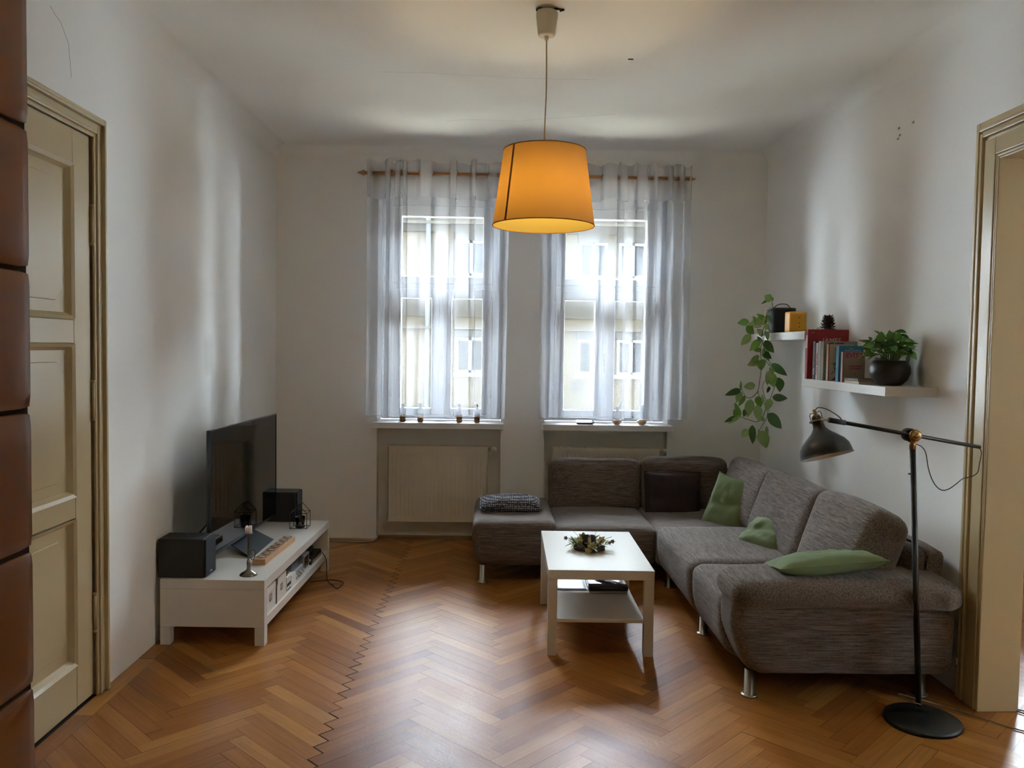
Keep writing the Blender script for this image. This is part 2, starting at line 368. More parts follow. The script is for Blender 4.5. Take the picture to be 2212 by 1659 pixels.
# herringbone parquet: real planks with gaps, clipped to the rooms
def clip(poly, rect):
    x0, x1, y0, y1 = rect
    for ax, lim, sg in ((0, x0, 1), (0, x1, -1), (1, y0, 1), (1, y1, -1)):
        out = []
        for i in range(len(poly)):
            a, b = poly[i], poly[(i+1) % len(poly)]; da = (a[0][ax]-lim)*sg; db = (b[0][ax]-lim)*sg
            if da >= 0: out.append(a)
            if (da >= 0) != (db >= 0):
                t = da/(da-db); out.append((tuple(a[0][k]+(b[0][k]-a[0][k])*t for k in range(2)), tuple(a[1][k]+(b[1][k]-a[1][k])*t for k in range(2))))
        poly = out
        if len(poly) < 3: return []
    return poly
PW = .0707; PN = 7; S2 = math.sqrt(.5)
OX, OY = -.652, 3.526
rects = [(XL+.085, XR-.085, YR, YB-.0), (XR-.085, XR+RT+.0, DR0, DR1), (XR+RT, 5.6, 0, HB), (W1[0], W1[1], YB, YB+.12), (W2[0], W2[1], YB, YB+.12)]
verts = []; faces = []; uvs = []; att = []
def plank(poly_uv, rnd):
    dz = random.uniform(-.0006, .0002); tx, ty = random.uniform(-.0018, .0018), random.uniform(-.0018, .0018)
    cx = sum(p[0][0] for p in poly_uv)/len(poly_uv); cyy = sum(p[0][1] for p in poly_uv)/len(poly_uv)
    n = len(verts)
    for p, t in poly_uv: verts.append((p[0], p[1], dz+tx*(p[0]-cx)+ty*(p[1]-cyy))); uvs.append(t)
    k = len(poly_uv); faces.append(tuple(range(n, n+k))); att.append(rnd)
def addplank(cells, horizontal):
    i0, j0 = cells; rnd = random.random(); rnd = rnd**.9; ou, ov = random.uniform(0, 50), random.uniform(0, 50)
    g = random.choice((.0003, .0004, .0006, .0008)); ge = random.choice((.0004, .0006, .0012))
    L_, W_ = PN*PW, PW
    def T(u, v): return (OX+(u-v)*S2, OY+(u+v)*S2)
    u0_, v0_ = i0*PW, j0*PW
    du, dv = (L_, W_) if horizontal else (W_, L_)
    a, b, c, d = u0_, u0_+du, v0_, v0_+dv
    ends = [T((a if horizontal else (a+b)/2), ((c+d)/2 if horizontal else c))[0], T((b if horizontal else (a+b)/2), ((c+d)/2 if horizontal else d))[0]]
    e0, e1 = [.005 if abs(x-OX) < .06 and random.random() < .9 else ge for x in ends]
    if horizontal: a += e0; b -= e1; c += g; d -= g
    else: c += e0; d -= e1; a += g; b -= g
    quad = []
    for (u, v) in ((a, c), (b, c), (b, d), (a, d)):
        tu, tv = (u-u0_, v-v0_) if horizontal else (v-v0_, u-u0_)
        quad.append((T(u, v), (tu+ou, tv+ov)))
    for rc in rects:
        pl = clip(quad, rc)
        if pl: plank(pl, rnd)
seen = set(); NR = 130
for i in range(-NR, NR):
    for j in range(-NR, NR):
        x = OX+(i-j)*PW*S2; y = OY+(i+j)*PW*S2
        if not (-2.6 < x < 6.2 and YR-.8 < y < YB+.8): continue
        mm = (i-j) % (2*PN)
        key = (i-mm, j, 1) if mm < PN else (i, j-(2*PN-1-mm), 0)
        if key in seen: continue
        seen.add(key); addplank(key[:2], bool(key[2]))
for bx0, bx1 in ((XL, XL+.085), (XR-.085, XR)):    # border strips along the walls
    y = YR
    while y < YB:
        y2 = min(YB, y+random.uniform(.55, .8))
        for lim in (DR0, DR1):
            if bx0 > 0 and y < lim-1e-4 < y2: y2 = lim
        rnd = random.random(); ou = random.uniform(0, 50)
        if not (bx0 > 0 and y2 > DR0+.01 and y < DR1-.01):
            plank([((bx0+.001, y+.001), (ou, ou)), ((bx1-.001, y+.001), (ou, ou+.08)), ((bx1-.001, y2-.001), (ou+.6, ou+.08)), ((bx0+.001, y2-.001), (ou+.6, ou))], rnd)
        y = y2
me = bpy.data.meshes.new('floor'); base = len(verts)
verts += [(XL-.1, YR, -.0035), (5.7, YR, -.0035), (5.7, YB+.12, -.0035), (XL-.1, YB+.12, -.0035)]; faces.append(tuple(range(base, base+4))); att.append(0)
uvs += [(0, 0)]*4
me.from_pydata(verts, [], faces); uvl = me.uv_layers.new(name='UVMap')
for lp in me.loops: uvl.data[lp.index].uv = uvs[lp.vertex_index]
aa = me.attributes.new('plank', 'FLOAT', 'FACE'); aa.data.foreach_set('value', att)
me.materials.append(PARQ); me.materials.append(mat('floor_gap_dirt', '1a120c', .9)); me.polygons[len(faces)-1].material_index = 1
fl = bpy.data.objects.new('floor', me); col.objects.link(fl); fl['kind'] = 'structure'
structure('floor_subfloor', M().box(XL-.2, 5.8, YR-.2, YB+WT, -.2, -.02), mat('subfloor', '2a1d14', .9))

# plaster cracks and wall marks belong to the surfaces: thin grooves of darker plaster
CR = mat('plaster_crack', '8d857a', .9)
def crack(name, pts, r=.0012):
    return link(name, M().tube(pts, r, 5), CR, kind='structure')
def onwall(px, py, X):
    d = fw + rr*((px-1106)/F_PX) - uu*((py-829.5)/F_PX); t = X/d.x; return Vector((X, d.y*t, CAM_H+d.z*t))
def onceil(px, py):
    d = fw + rr*((px-1106)/F_PX) - uu*((py-829.5)/F_PX); t = (CZ-CAM_H)/d.z; return Vector((d.x*t, d.y*t, CZ))
crack('trim_1', [onwall(x, y, XL) for x, y in ((108, 12), (118, 30), (131, 48), (139, 70), (148, 95), (151, 130), (154, 168))], .0009)
crack('trim_2', [onceil(x, y) for x, y in ((965, 262), (1010, 258), (1080, 260), (1120, 262), (1190, 255), (1290, 250), (1330, 246))], .0005)
crack('trim_3', [onceil(x, y) for x, y in ((820, 155), (940, 158), (1100, 168), (1190, 170), (1290, 172))], .0004)
link('trim_4', M().soft(.695, .725, 4.50, 4.512, CZ-.004, CZ+.002, .003, n=3), mat('hole_dark', '191512', .9), kind='structure')
for i_, (x, y) in enumerate(((1942, 277), (1944, 292), (1940, 300), (1973, 264))):
    p = onwall(x, y, XR); link('trim_%d' % (5+i_), M().soft(p.x-.001, p.x+.002, p.y-.012, p.y+.012, p.z-.006, p.z+.006, .003, n=3), CR, kind='structure')
m = M()      # quarter round along the window wall
prof = [(0, 0), (-.018, 0), (-.017, .008), (-.012, .014), (0, .018)]
m.prism([(YB+a, b) for a, b in prof], 'x', -1.78, W1[0]); 
structure('baseboard_back', m, mat('worn_skirting', '8c7a62', .5))
m = M(); m.prism([(YB+.12+a, b) for a, b in prof], 'x', W1[0], W1[1]); structure('baseboard_niche', m, MATS['worn_skirting'])

# ------------------------------------------------------------------ windows
def frame_rect(m, x0, x1, z0, z1, w, y0, y1, wb=None, wt=None):
    wb = wb or w; wt = wt or w
    m.box(x0, x0+w, y0, y1, z0, z1); m.box(x1-w, x1, y0, y1, z0, z1); m.box(x0+w, x1-w, y0, y1, z0, z0+wb); m.box(x0+w, x1-w, y0, y1, z1-wt, z1)
for wi, (a, b) in enumerate((W1, W2)):
    cx = (a+b)/2; root = sroot('window_%d' % (wi+1), (cx, 6.83, .98)); y0, y1 = 6.83, 6.90
    m = M(); frame_rect(m, a, b, .98, WZ1, .085, y0+.01, y1+.02, .045, .12); m.box(a+.085, b-.085, y0, y1+.01, 2.055, 2.125)
    structure('outer_frame', m, WHITEP, root, .006)
    m = M(); frame_rect(m, a+.085, b-.085, 2.11, 2.745, .08, y0-.02, y1-.01, .06, .08)
    s = structure('transom_sash', m, WHITEP, root, .006)
    structure('glass_pane', M().box(a+.16, b-.16, 6.858, 6.861, 2.16, 2.68), GLASS, s)
    for k, (p, q) in enumerate(((a+.085, cx-.003), (cx+.003, b-.085))):
        m = M(); frame_rect(m, p, q, 1.02, 2.07, .08, y0-.02, y1-.01, .055, .08)
        if k == 0: m.box(q-.02, q+.025, y0-.03, y0-.018, 1.02, 2.07)
        s = structure('casement_sash', m, WHITEP, root, .006)
        structure('glass_pane', M().box(p+.07, q-.07, 6.858, 6.861, 1.06, 2.0), GLASS, s)
        hx = (p if k == 0 else q)
        m = M()
        for z in (1.2, 2.02): m.cyl((hx, y0-.026, z-.035), (hx, y0-.026, z+.035), .008)
        structure('hinge', m, WHITE, root)
    m = M().box(cx-.012, cx+.014, y0-.04, y0-.03, 1.45, 1.56); m.cyl((cx, y0-.035, 1.5), (cx, y0-.07, 1.5), .008); m.soft(cx-.009, cx+.009, y0-.085, y0-.065, 1.39, 1.51, .008, n=4)
    structure('handle', m, WHITE, root, .002)
    m = M().box(a-.022, b+.022, 6.51, 6.64, .932, .98); m.box(a, b, 6.64, 6.84, .932, .98)
    structure('window_sill', m, mat('white_sill', 'e2e2e0', .3), root, .004)
root = sroot('window_5', (5.7, 1.6, 1.2)); m = M(); m.box(5.68, 5.74, 1.0, 1.08, 1.2, 2.1); m.box(5.68, 5.74, 2.12, 2.2, 1.2, 2.1); m.box(5.68, 5.74, 1.08, 2.12, 1.2, 1.27); m.box(5.68, 5.74, 1.08, 2.12, 2.03, 2.1); m.box(5.68, 5.74, 1.57, 1.63, 1.27, 2.03)  # unseen window added in the side room to brighten the left wall
structure('outer_frame', m, WHITEP, root); structure('glass_pane', M().box(5.705, 5.709, 1.08, 2.12, 1.27, 2.03), GLASS, root)
# side room window, and an added fill window, unseen behind the camera
for nm, (x0, x1, z0, z1, yy) in (('window_3', (3.8, 4.8, .85, 2.85, 5.85)), ('window_4', RW+(-2.52,))):
    root = sroot(nm, ((x0+x1)/2, yy, z0)); m = M(); frame_rect(m, x0, x1, z0, z1, .08, yy, yy+.06); m.box((x0+x1)/2-.06, (x0+x1)/2+.06, yy, yy+.06, z0+.08, z1-.08)
    structure('outer_frame', m, WHITEP, root, .005); structure('glass_pane', M().box(x0+.08, x1-.08, yy+.028, yy+.032, z0+.08, z1-.08), GLASS, root)

# ------------------------------------------------------------------ door on the left wall
root = sroot('door_1', (XL, 3.16, 0))
m = M()   # casing, stepped profile
def casing(m, y0, y1, zt, X, sgn, w, steps, lo=0.0):
    """steps: (inner offset, outer offset, thickness) measured outward from the opening"""
    for a, b, t in steps:
        xa, xb = sorted((X, X+sgn*t))
        m.box(xa, xb, y1+a, y1+b, lo, zt+b); m.box(xa, xb, y0-b, y0-a, lo, zt+b); m.box(xa, xb, y0-a, y1+a, zt+a, zt+b)
casing(m, DL0+.02, DL1-.02, DLZ-.02, XL, 1, .1, ((0, .018, .012), (.018, .032, .020), (.032, .064, .014), (.064, .080, .030), (.080, .095, .024)))
structure('door_casing', m, CREAM, root, .004)
m = M(); y0, y1 = DL0+.01, DL1-.03; X0, X1 = XL-.045, XL-.004
panels = ((.197, .835), (.926, 1.58), (1.682, 2.333)); py0, py1 = y0+.14, y1-.14
m.box(X0, X0+.018, y0, y1, .012, DLZ-.02)
m.box(X0, X1, y0, py0, .012, DLZ-.02); m.box(X0, X1, py1, y1, .012, DLZ-.02)
zz = [.012, .197, .835, .926, 1.58, 1.682, 2.333, DLZ-.02]
for a, b in zip(zz[::2], zz[1::2]): m.box(X0, X1, py0, py1, a, b)
structure('door_leaf', m, CREAM, root, .004)
for a, b in panels:
    m = M()
    # sloped moulding round the recess
    o_ = [(py0, a), (py1, a), (py1, b), (py0, b)]; i_ = [(py0+.028, a+.028), (py1-.028, a+.028), (py1-.028, b-.028), (py0+.028, b-.028)]
    vs = [(X1+.006, y, z) for y, z in o_]+[(X1-.002, (o_[k][0]*.5+i_[k][0]*.5), (o_[k][1]*.5+i_[k][1]*.5)) for k in range(4)]+[(X0+.018, y, z) for y, z in i_]
    fs = [(k, (k+1) % 4, 4+(k+1) % 4, 4+k) for k in range(4)]+[(4+k, 4+(k+1) % 4, 8+(k+1) % 4, 8+k) for k in range(4)]
    m.add(vs, fs)
    c = .05; ya, yb, za, zb = py0+.075, py1-.06, a+.075, b-.075
    m.prism([(ya+c, za), (yb-c, za), (yb, za+c), (yb, zb-c), (yb-c, zb), (ya+c, zb), (ya, zb-c), (ya, za+c)], 'x', X0+.017, X0+.026)
    structure('door_panel', m, CREAM, root, .003)
for z in (.38, 1.33, 2.1):
    m = M().cyl((XL+.002, y1+.006, z-.08), (XL+.002, y1+.006, z+.08), .008); m.cyl((XL+.002, y1+.006, z-.09), (XL+.002, y1+.006, z-.078), .010); m.cyl((XL+.002, y1+.006, z+.078), (XL+.002, y1+.006, z+.09), .010)
    structure('hinge', m, mat('painted_hinge', 'a8966e', .3), root)

# doorway on the right
root = sroot('door_2', (XR, 2.95, 0))
m = M(); casing(m, DR0, DR1, DRZ, XR, -1, .18, ((0, .012, .018), (.012, .09, .022), (.09, .105, .012), (.105, .125, .026), (.125, .137, .014), (.137, .155, .024), (.155, .185, .008)))
structure('door_casing', m, CREAM, root, .004)
m = M().box(XR-.018, XR+RT+.02, DR1-.012, DR1, 0, DRZ); m.box(XR-.018, XR+RT+.02, DR0, DR0+.012, 0, DRZ); m.box(XR-.018, XR+RT+.02, DR0+.012, DR1-.012, DRZ-.012, DRZ)
m.box(XR+RT, XR+RT+.02, DR1, DR1+.12, 0, DRZ+.1)
structure('door_lining', m, CREAM, root, .004)

# ------------------------------------------------------------------ house across the street
root = thing('apartment_building', 'cream rendered apartment house across the street, seen through both windows', 'building', (1, 29, -8))
FAC = mat('aged_render', (0.0102, 0.0087, 0.0055), .9, spec=0, var=.06, vscale=.9); FG = mat('grey_stucco', (0.0049, 0.0047, 0.0040), .9, spec=0, var=.05); FW = mat('facade_window_paint', (0.0167, 0.0177, 0.0167), .5, spec=0); FP = mat('facade_pane', (0.0014, 0.0018, 0.0019), .8, spec=0)
link('facade_wall', M().box(-16, 18, 29.2, 36, -8, 12), FAC, root)
m = M(); m.box(-16, 18, 29.08, 29.2, 2.66, 3.35); m.box(-16, 18, 29.08, 29.2, 5.65, 6.3); m.box(-16, 18, 29.08, 29.2, -1.2, -.55); link('frieze', m, FG, root)
m = M()
for z in (2.22, 5.92, -1.6): m.box(-16, 18, 28.95, 29.2, z, z+.1)
link('ledge', m, mat('ledge_stone', (0.0080, 0.0075, 0.0062), .9, spec=0), root)
link('roof', M().prism([(28.6, 12), (36, 12), (36, 13.5)], 'x', -16, 18), mat('roof_tiles', '7d4b38', .8), root)
m = M(); m.cyl((-2.45, 29.05, -8), (-2.45, 29.05, 12), .09, n=10); link('downpipe', m, mat('zinc_pipe', (0.0115, 0.0129, 0.0141), .5, spec=0), root)
m = M()
for x in (-2.2, -1.2): m.box(x, x+.5 if x > -2 else x+.75, 29.1, 29.2, 2.32, 5.65)
link('pilaster', M().box(-2.2, -1.55, 29.08, 29.2, 2.32, 5.65), mat('rough_render', (0.0071, 0.0059, 0.0040), .95, spec=0, var=.15, vscale=6), root)
for zc in (4.72, 1.3):
    for xc in (-6.3, -4.9, -.93, 3.4, 4.8, 9.2, 10.6):
        hw, hh = .5, .62
        m = M(); frame_rect(m, xc-hw, xc+hw, zc-hh, zc+hh, .09, 29.0, 29.22); m.box(xc-.06, xc+.06, 29.0, 29.2, zc-hh, zc+hh); m.box(xc-hw-.1, xc+hw+.1, 28.95, 29.2, zc-hh-.14, zc-hh)
        wn_ = link('window', m, FW, root)
        link('pane', M().box(xc-hw+.09, xc+hw-.09, 29.12, 29.21, zc-hh+.09, zc+hh-.09), FP, wn_)
        link('lintel', M().box(xc-hw-.05, xc+hw+.05, 29.05, 29.2, zc+hh+.02, zc+hh+(.9 if zc > 3 else .28)), FG, root)
link('vent_grille', M().box(2.72, 2.96, 29.16, 29.2, .05, .42), mat('vent_dark', (0.0045, 0.0045, 0.0043), .8, spec=0), root)
structure('wall_fill_side', M().box(12, 12.2, -6, 12, -8, 8), mat('grey_fill_bounce', (.42, .43, .44), .9))  # unseen wall added outside the side fill window to bounce neutral light in
structure('wall_fill_rear', M().box(-6, 8, -9.2, -9, -8, 7), mat('ochre_fill_bounce', (.62, .42, .22), .9))  # unseen ochre wall added outside the rear fill window to warm its light
structure('ground_street', M().box(-20, 22, 7.3, 29.2, -8.2, -8), mat('pale_street_paving', 'c9c2b2', .9))

# ------------------------------------------------------------------ curtains and rod
YC = 6.47; RZ = 2.94
root = thing('curtain_rod', 'thin wooden curtain rod with pointed finials above the two windows', 'curtain rod', (.24, YC, RZ))
WOODR = mat('rod_wood', '9a6a3e', .45)
link('pole', M().cyl((-1.05, YC, RZ), (1.50, YC, RZ), .0135, n=14), WOODR, root)
for x, s_ in ((-1.05, -1), (1.50, 1)):
    link('finial', M().cyl((x, YC, RZ), (x+s_*.012, YC, RZ), .022).cyl((x+s_*.012, YC, RZ), (x+s_*.055, YC, RZ), .019, .002), WOODR, root)
for x in (-.98, .24, 1.47):
    link('bracket', M().cyl((x, YC, RZ-.01), (x, YB, RZ-.01), .008).cyl((x, YB-.008, RZ-.01), (x, YB, RZ-.01), .025), BRASS, root)
HEAD = sheer('heading_voile', (.60, .60, .64), .62, .5)
def curtain(name, pts, zt, zb, rings, label, seed, group):
    """pts: (x, y) course of the cloth; the y weaves behind and before the rod"""
    path = catmull([(x, y, 0) for x, y in pts], 7); N = len(path)
    rows = [0, .01, .03, .05, .065, .09, .115, .14, .2, .3, .45, .6, .75, .88, .96, 1]
    vs = []; rnd = random.Random(seed); xm = (pts[0][0]+pts[-1][0])/2
    for k, t in enumerate(rows):
        for i, p in enumerate(path):
            z = zt+(zb-zt)*t; s_ = i/N
            amp = 1+.15*math.sin(3*t+9*s_); dx = .010*math.sin(2.2*t+14*s_+seed)*t; 
            yy = (p.y)*amp + .010*t*math.sin(23*s_+seed+2*t)
            if t < .02: z += .012*math.sin(40*s_+seed)+.008*math.sin(83*s_); yy *= .8
            if t > .95: z += .006*math.sin(17*s_+seed)
            if .08 < t < .15: z -= .01*math.sin(31*s_)
            yy = min(yy, .06) 
            vs.append((p.x+dx, YC+yy, z))
    fs = [(r*N+i, r*N+i+1, (r+1)*N+i+1, (r+1)*N+i) for r in range(len(rows)-1) for i in range(N-1)]
    rt = thing(name, label, 'curtain', (xm, YC, zb), group)
    H = 7; link('sheer_panel', M().add(vs[H*N:], fs[:(len(rows)-1-H)*(N-1)], True), SHEER, rt)
    # doubled heading and hem bands
    link('heading', M().add(vs[:(H+1)*N], fs[:H*(N-1)], True), HEAD, rt)
    link('hem', M().tube([Vector(v)+Vector((0, -.001, 0)) for v in vs[-N:]], .0022, 5), mat('hem_thread', 'b9bac4', .8), rt)
    for x in rings:
        link('grommet', M().tube([(x+.005*math.sin(a), YC+.027*math.cos(a), RZ+.027*math.sin(a)) for a in [2*PI*q/14 for q in range(14)]], .0045, 6, closed=True), mat('grommet_wood', '8e6a48', .4), rt)
def pleat(x, wd=.03): return [(x-.012, .035), (x-.004, -.03), (x+.004, -.055), (x+wd-.004, -.055), (x+wd, -.02), (x+wd-.01, .035)]
c1 = [(-1.035, .03), (-1.02, -.02), (-.99, -.03), (-.96, .03), (-.925, .045), (-.885, .03)]
c1 += pleat(-.88, .038)+[(-.825, .04)]+pleat(-.80, .035)+[(-.75, .045)]+pleat(-.742, .03)+[(-.69, .045), (-.645, .03), (-.62, -.02), (-.60, -.05), (-.53, -.052), (-.51, -.01), (-.49, .035), (-.43, .05)]
c1 += pleat(-.375, .05)+[(-.29, .045), (-.25, .045)]+pleat(-.21, .035)+[(-.14, .045), (-.10, .03), (-.085, -.02), (-.06, -.045), (-.02, -.03), (0, .03), (.02, .04), (.045, -.02), (.065, -.035), (.085, .02)]
curtain('sheer_curtain', c1, 3.035, 1.032, (-1.0, -.88, -.84, -.765, -.74, -.62, -.51, -.375, -.327, -.21, -.085), 'white sheer curtain over the window nearer the television, gathered in folds', 1, 'sheer curtains')
c2 = [(.335, -.03), (.345, .02), (.36, .03), (.38, -.03), (.40, -.04), (.415, .02), (.435, .03), (.47, -.02), (.50, -.045), (.53, .03), (.62, .045), (.72, .045), (.80, .03), (.82, -.03), (.87, -.05), (.93, -.04)]
c2 += pleat(.955, .055)+[(1.04, .045)]+pleat(1.09, .075)+[(1.20, .04), (1.215, -.03), (1.24, -.045), (1.27, .03), (1.31, .04), (1.335, -.03), (1.36, -.04), (1.385, .03), (1.41, .03), (1.43, -.03), (1.455, -.04), (1.47, .02), (1.49, .03), (1.51, -.03), (1.52, -.01)]
curtain('sheer_curtain', c2, 3.04, 1.032, (.811, .959, 1.106, 1.217, 1.338, 1.453), 'white sheer curtain over the window behind the sofa, two grey pleats hanging near its middle', 5, 'sheer curtains')

# ------------------------------------------------------------------ radiators
def radiator(x0, x1, z0, z1, label):
    yf, yb = 6.60, 6.70
    rt = thing('radiator', label, 'radiator', ((x0+x1)/2, yf, z0), 'panel radiators under the windows')
    n = int(round((x1-x0-.06)/.0335)); pts = [(x0+.012, 0)]; vs = []; fs = []
    m = M()
    # ribbed front: grid with shallow grooves between a flat head and foot band
    zr = [z0+.012, z0+.04, z0+.05, z0+.075, z1-.075, z1-.05, z1-.04, z1-.012]; dep = [0, 0, .2, 1, 1, .2, 0, 0]
    xs = [x0+.01]; ds = [0]; pitch = (x1-x0-.06)/n
    for k in range(n):
        a = x0+.03+k*pitch
        xs += [a+.004, a+.011, a+pitch-.011, a+pitch-.004]; ds += [0, 1, 1, 0]
    xs.append(x1-.01); ds.append(0)
    for z, dz in zip(zr, dep):
        for x, dx in zip(xs, ds): vs.append((x, yf+.0035*dz*dx, z))
    NX = len(xs); fs = [(r*NX+i, r*NX+i+1, (r+1)*NX+i+1, (r+1)*NX+i) for r in range(len(zr)-1) for i in range(NX-1)]
    m.add(vs, fs); m.box(x0+.01, x1-.01, yf+.006, yf+.02, z0+.012, z1-.012)
    m.box(x0+.004, x1-.004, yf-.001, yf+.02, z1-.013, z1-.004); m.box(x0+.004, x1-.004, yf-.001, yf+.02, z0+.004, z0+.013)
    link('front_panel', m, RAD, rt)
    link('rear_panel', M().box(x0+.01, x1-.01, yb-.015, yb, z0+.01, z1-.01), RAD, rt)
    m = M().box(x0, x0+.004, yf, yb, z0+.005, z1); m.box(x1-.004, x1, yf, yb, z0+.005, z1)
    for yy in (yf+.004, yf+.05, yb-.008): m.box(x0+.004, x1-.004, yy, yy+.006, z1-.006, z1)
    k = 0; x = x0+.02
    while x < x1-.02: m.box(x, x+.007, yf+.008, yb-.006, z1-.008, z1-.001); x += .0155
    link('top_grille', m, RAD, rt)
    m = M(); zc = z1-.025
    m.cyl((x1, yf+.05, zc), (x1+.022, yf+.05, zc), .009); m.cyl((x1+.018, yf+.05, zc-.016), (x1+.018, yf+.05, zc+.012), .008)
    link('valve', m, CHROME, rt)
    link('thermostat_head', M().lathe([(.013, 0), (.019, .005), (.019, .018), (.016, .020), (.019, .024), (.018, .045), (.012, .052)], 18, (x1+.02, yf+.05, zc), Vector((1, 0, 0)).to_track_quat('Z', 'Y').to_matrix()), WHITE, rt)
    m = M(); m.tube([(x1+.018, yf+.05, zc-.016), (x1+.018, yf+.09, zc-.04), (x1+.018, 6.748, zc-.05)], .008); link('pipe', m, RAD, rt)
    for bx in (x0+.12, x1-.12): link('wall_bracket', M().box(bx-.015, bx+.015, yb, 6.75, z0+.05, z1-.1), RAD, rt)
radiator(-.868, -.055, .160, .785, 'cream panel radiator under the window nearer the television')
radiator(.470, 1.352, .160, .785, 'cream panel radiator under the window, mostly hidden by the sofa')

# ------------------------------------------------------------------ things on the sills
AMB = mat('amber_liquid', '6a4214', .25, spec=.5); CLG = mat('frosted_bottle', 'cfd2d6', .25)
def bottle(x, label):
    p = at(x, 914, 6.60); c = (p.x, 6.60, .98)
    rt = thing('bottle', label, 'bottle', c, 'small bottles behind the sheer curtain')
    link('bottle_base', M().soft(c[0]-.024, c[0]+.024, 6.576, 6.624, 0.981, 1.046, .008, n=5), AMB, rt)
    link('bottle_body', M().lathe([(.024, 1.046), (.024, 1.07), (.020, 1.085), (.010, 1.098), (.009, 1.11)], 18, (c[0], c[1], 0)), CLG, rt)
    link('stopper', M().lathe([(.011, 1.108), (.011, 1.125), (.008, 1.13)], 14, (c[0], c[1], 0)), mat('cork', 'b39b78', .8), rt)
bottle(870, 'small amber-bottomed bottle on the sill, the one closest to the left wall')
bottle(908, 'small amber-bottomed bottle on the sill, second of four counted from the left wall')
bottle(992, 'small amber-bottomed bottle on the sill, third of four counted from the left wall')
bottle(1030, 'small amber-bottomed bottle on the sill, the one closest to the middle pier')
PWOOD = mat('pale_turned_wood', 'b08a62', .5); FIG = mat('white_ceramic', 'd6d6da', .3)
def figurine(px, ear, label):
    p = at(px, 912, 6.60); X = p.x
    rt = thing('figurine', label, 'figurine', (X, 6.60, .98), 'wood-based figurines behind the sheer curtain')
    link('wooden_base', M().lathe([(.018, .98), (.034, .99), (.04, 1.005), (.036, 1.016), (.02, 1.02)], 24, (X, 6.60, 0)), PWOOD, rt)
    link('body', M().lathe([(.02, 1.018), (.028, 1.04), (.024, 1.07), (.012, 1.095), (.014, 1.11), (.008, 1.125)], 20, (X, 6.60, 0)), FIG, rt)
    if ear: link('ear', M().tube(catmull([(X+.0, 6.6, 1.10), (X+.02, 6.6, 1.13), (X+.035, 6.6, 1.165), (X+.036, 6.6, 1.195)], 5), .009, 8, taper=.35), FIG, rt)
    else: link('head', M().soft(X-.016, X+.016, 6.588, 6.612, 1.11, 1.145, .012, n=5), FIG, rt)
figurine(1333, True, 'white figurine with one long curved ear on a rounded wooden base')
figurine(1386, False, 'white figurine with a small round head on a rounded wooden base')
rt = thing('phone', 'black phone propped on a low stand on the sill behind the sofa', 'phone', (.725, 6.57, .98))
m = M().soft(-.072, .072, -.034, .034, -.005, .005, .004, n=6, mtx=Matrix.Rotation(.28, 3, 'X')); m.v = [v+Vector((.725, 6.57, 1.0)) for v in m.v]
link('phone_body', m, BLACK, rt); link('stand', M().box(.66, .79, 6.585, 6.60, .98, 1.002), BLACK, rt, .002)

# ------------------------------------------------------------------ sofa
rt = thing('corner_sofa', 'large grey-brown woven corner sofa with loose back cushions and chrome feet', 'sofa', (1.2, 5.0, 0))
def bottomtaper(dxl=0, dxr=0, dyf=0, H=.16):
    def fn(P, p):
        t = max(0, min(1, (.25-p[2])/1.25)); t = t*t
        x, y, z = P
        if p[0] < -.3: x += dxl*t
        if p[0] > .3: x -= dxr*t
        if p[1] < -.3: y += dyf*t
        return (x, y, z)
    return fn
def wrinkle(P0, p, a=.004, s=7, seed=0):
    n = noise.noise(Vector(P0)*s+Vector((seed, seed*2, 0))); return a*n
# rear run along the window wall
def crown(fn, hz=.012, seed=1):
    def g(P, p):
        x, y, z = fn(P, p) if fn else P
        z += wrinkle((x, y, z), p, .005, 5, seed) if p[2] > .5 else 0
        return (x, y, z)
    return g
link('chaise_section', M().soft(-.145, .425, 5.41, 6.38, .118, .425, .055, (0, .0, .012), 16, crown(bottomtaper(.035, 0, .03))), SX, rt)
link('seat_section', M().soft(.415, 1.105, 5.415, 6.30, .118, .390, .05, (0, 0, .012), 14, crown(bottomtaper(0, 0, .03), seed=3)), SX, rt)
link('corner_section', M().soft(1.095, 2.0, 5.345, 6.30, .14, .385, .035, (0, 0, .010), 12), SX, rt)
# right run
link('seat_section', M().soft(1.075, 1.95, 4.405, 5.36, .112, .428, .062, (-.012, 0, .014), 16, crown(bottomtaper(.06), seed=5)), SY, rt)
link('seat_section', M().soft(1.080, 1.95, 3.80, 4.415, .112, .432, .062, (-.012, 0, .014), 14, crown(bottomtaper(.06), seed=8)), SY, rt)
# arm at the near end
def armf(P, p):
    x, y, z = P
    t = (1-p[2])/2
    if p[0] < -.2: x += .085*max(0, (t-.45)/.55)**1.6 - .010*math.sin(PI*min(1, t*1.6))
    if p[1] < 0: y += .02*t*t
    return (x, y, z)
link('arm_panel', M().soft(1.095, 2.115, 3.605, 3.86, .112, .50, .055, (0, -.006, 0), 16, armf), SX, rt)
def rollf(P, p):
    x, y, z = P
    z += .012*math.sin(PI*(p[0]+1)/2)-.012*max(0, -p[0]-.6)
    z += wrinkle((x, y, z), p, .006, 6, 4)
    return (x, y, z)
link('arm_pad', M().soft(1.075, 2.125, 3.555, 3.915, .425, .560, .064, (0, 0, .006), 18, rollf), SY, rt)
# back frames
link('back_frame', M().soft(1.93, 2.155, 3.79, 6.40, .118, .665, .045, (0, 0, 0), 14, lambda P, p: (P.x+(.05*max(0, p[2]) if p[0] < 0 else 0), P.y, P.z)), SY, rt)
link('back_frame', M().soft(.44, 2.155, 6.22, 6.42, .118, .665, .045, (0, 0, 0), 12), SX, rt)
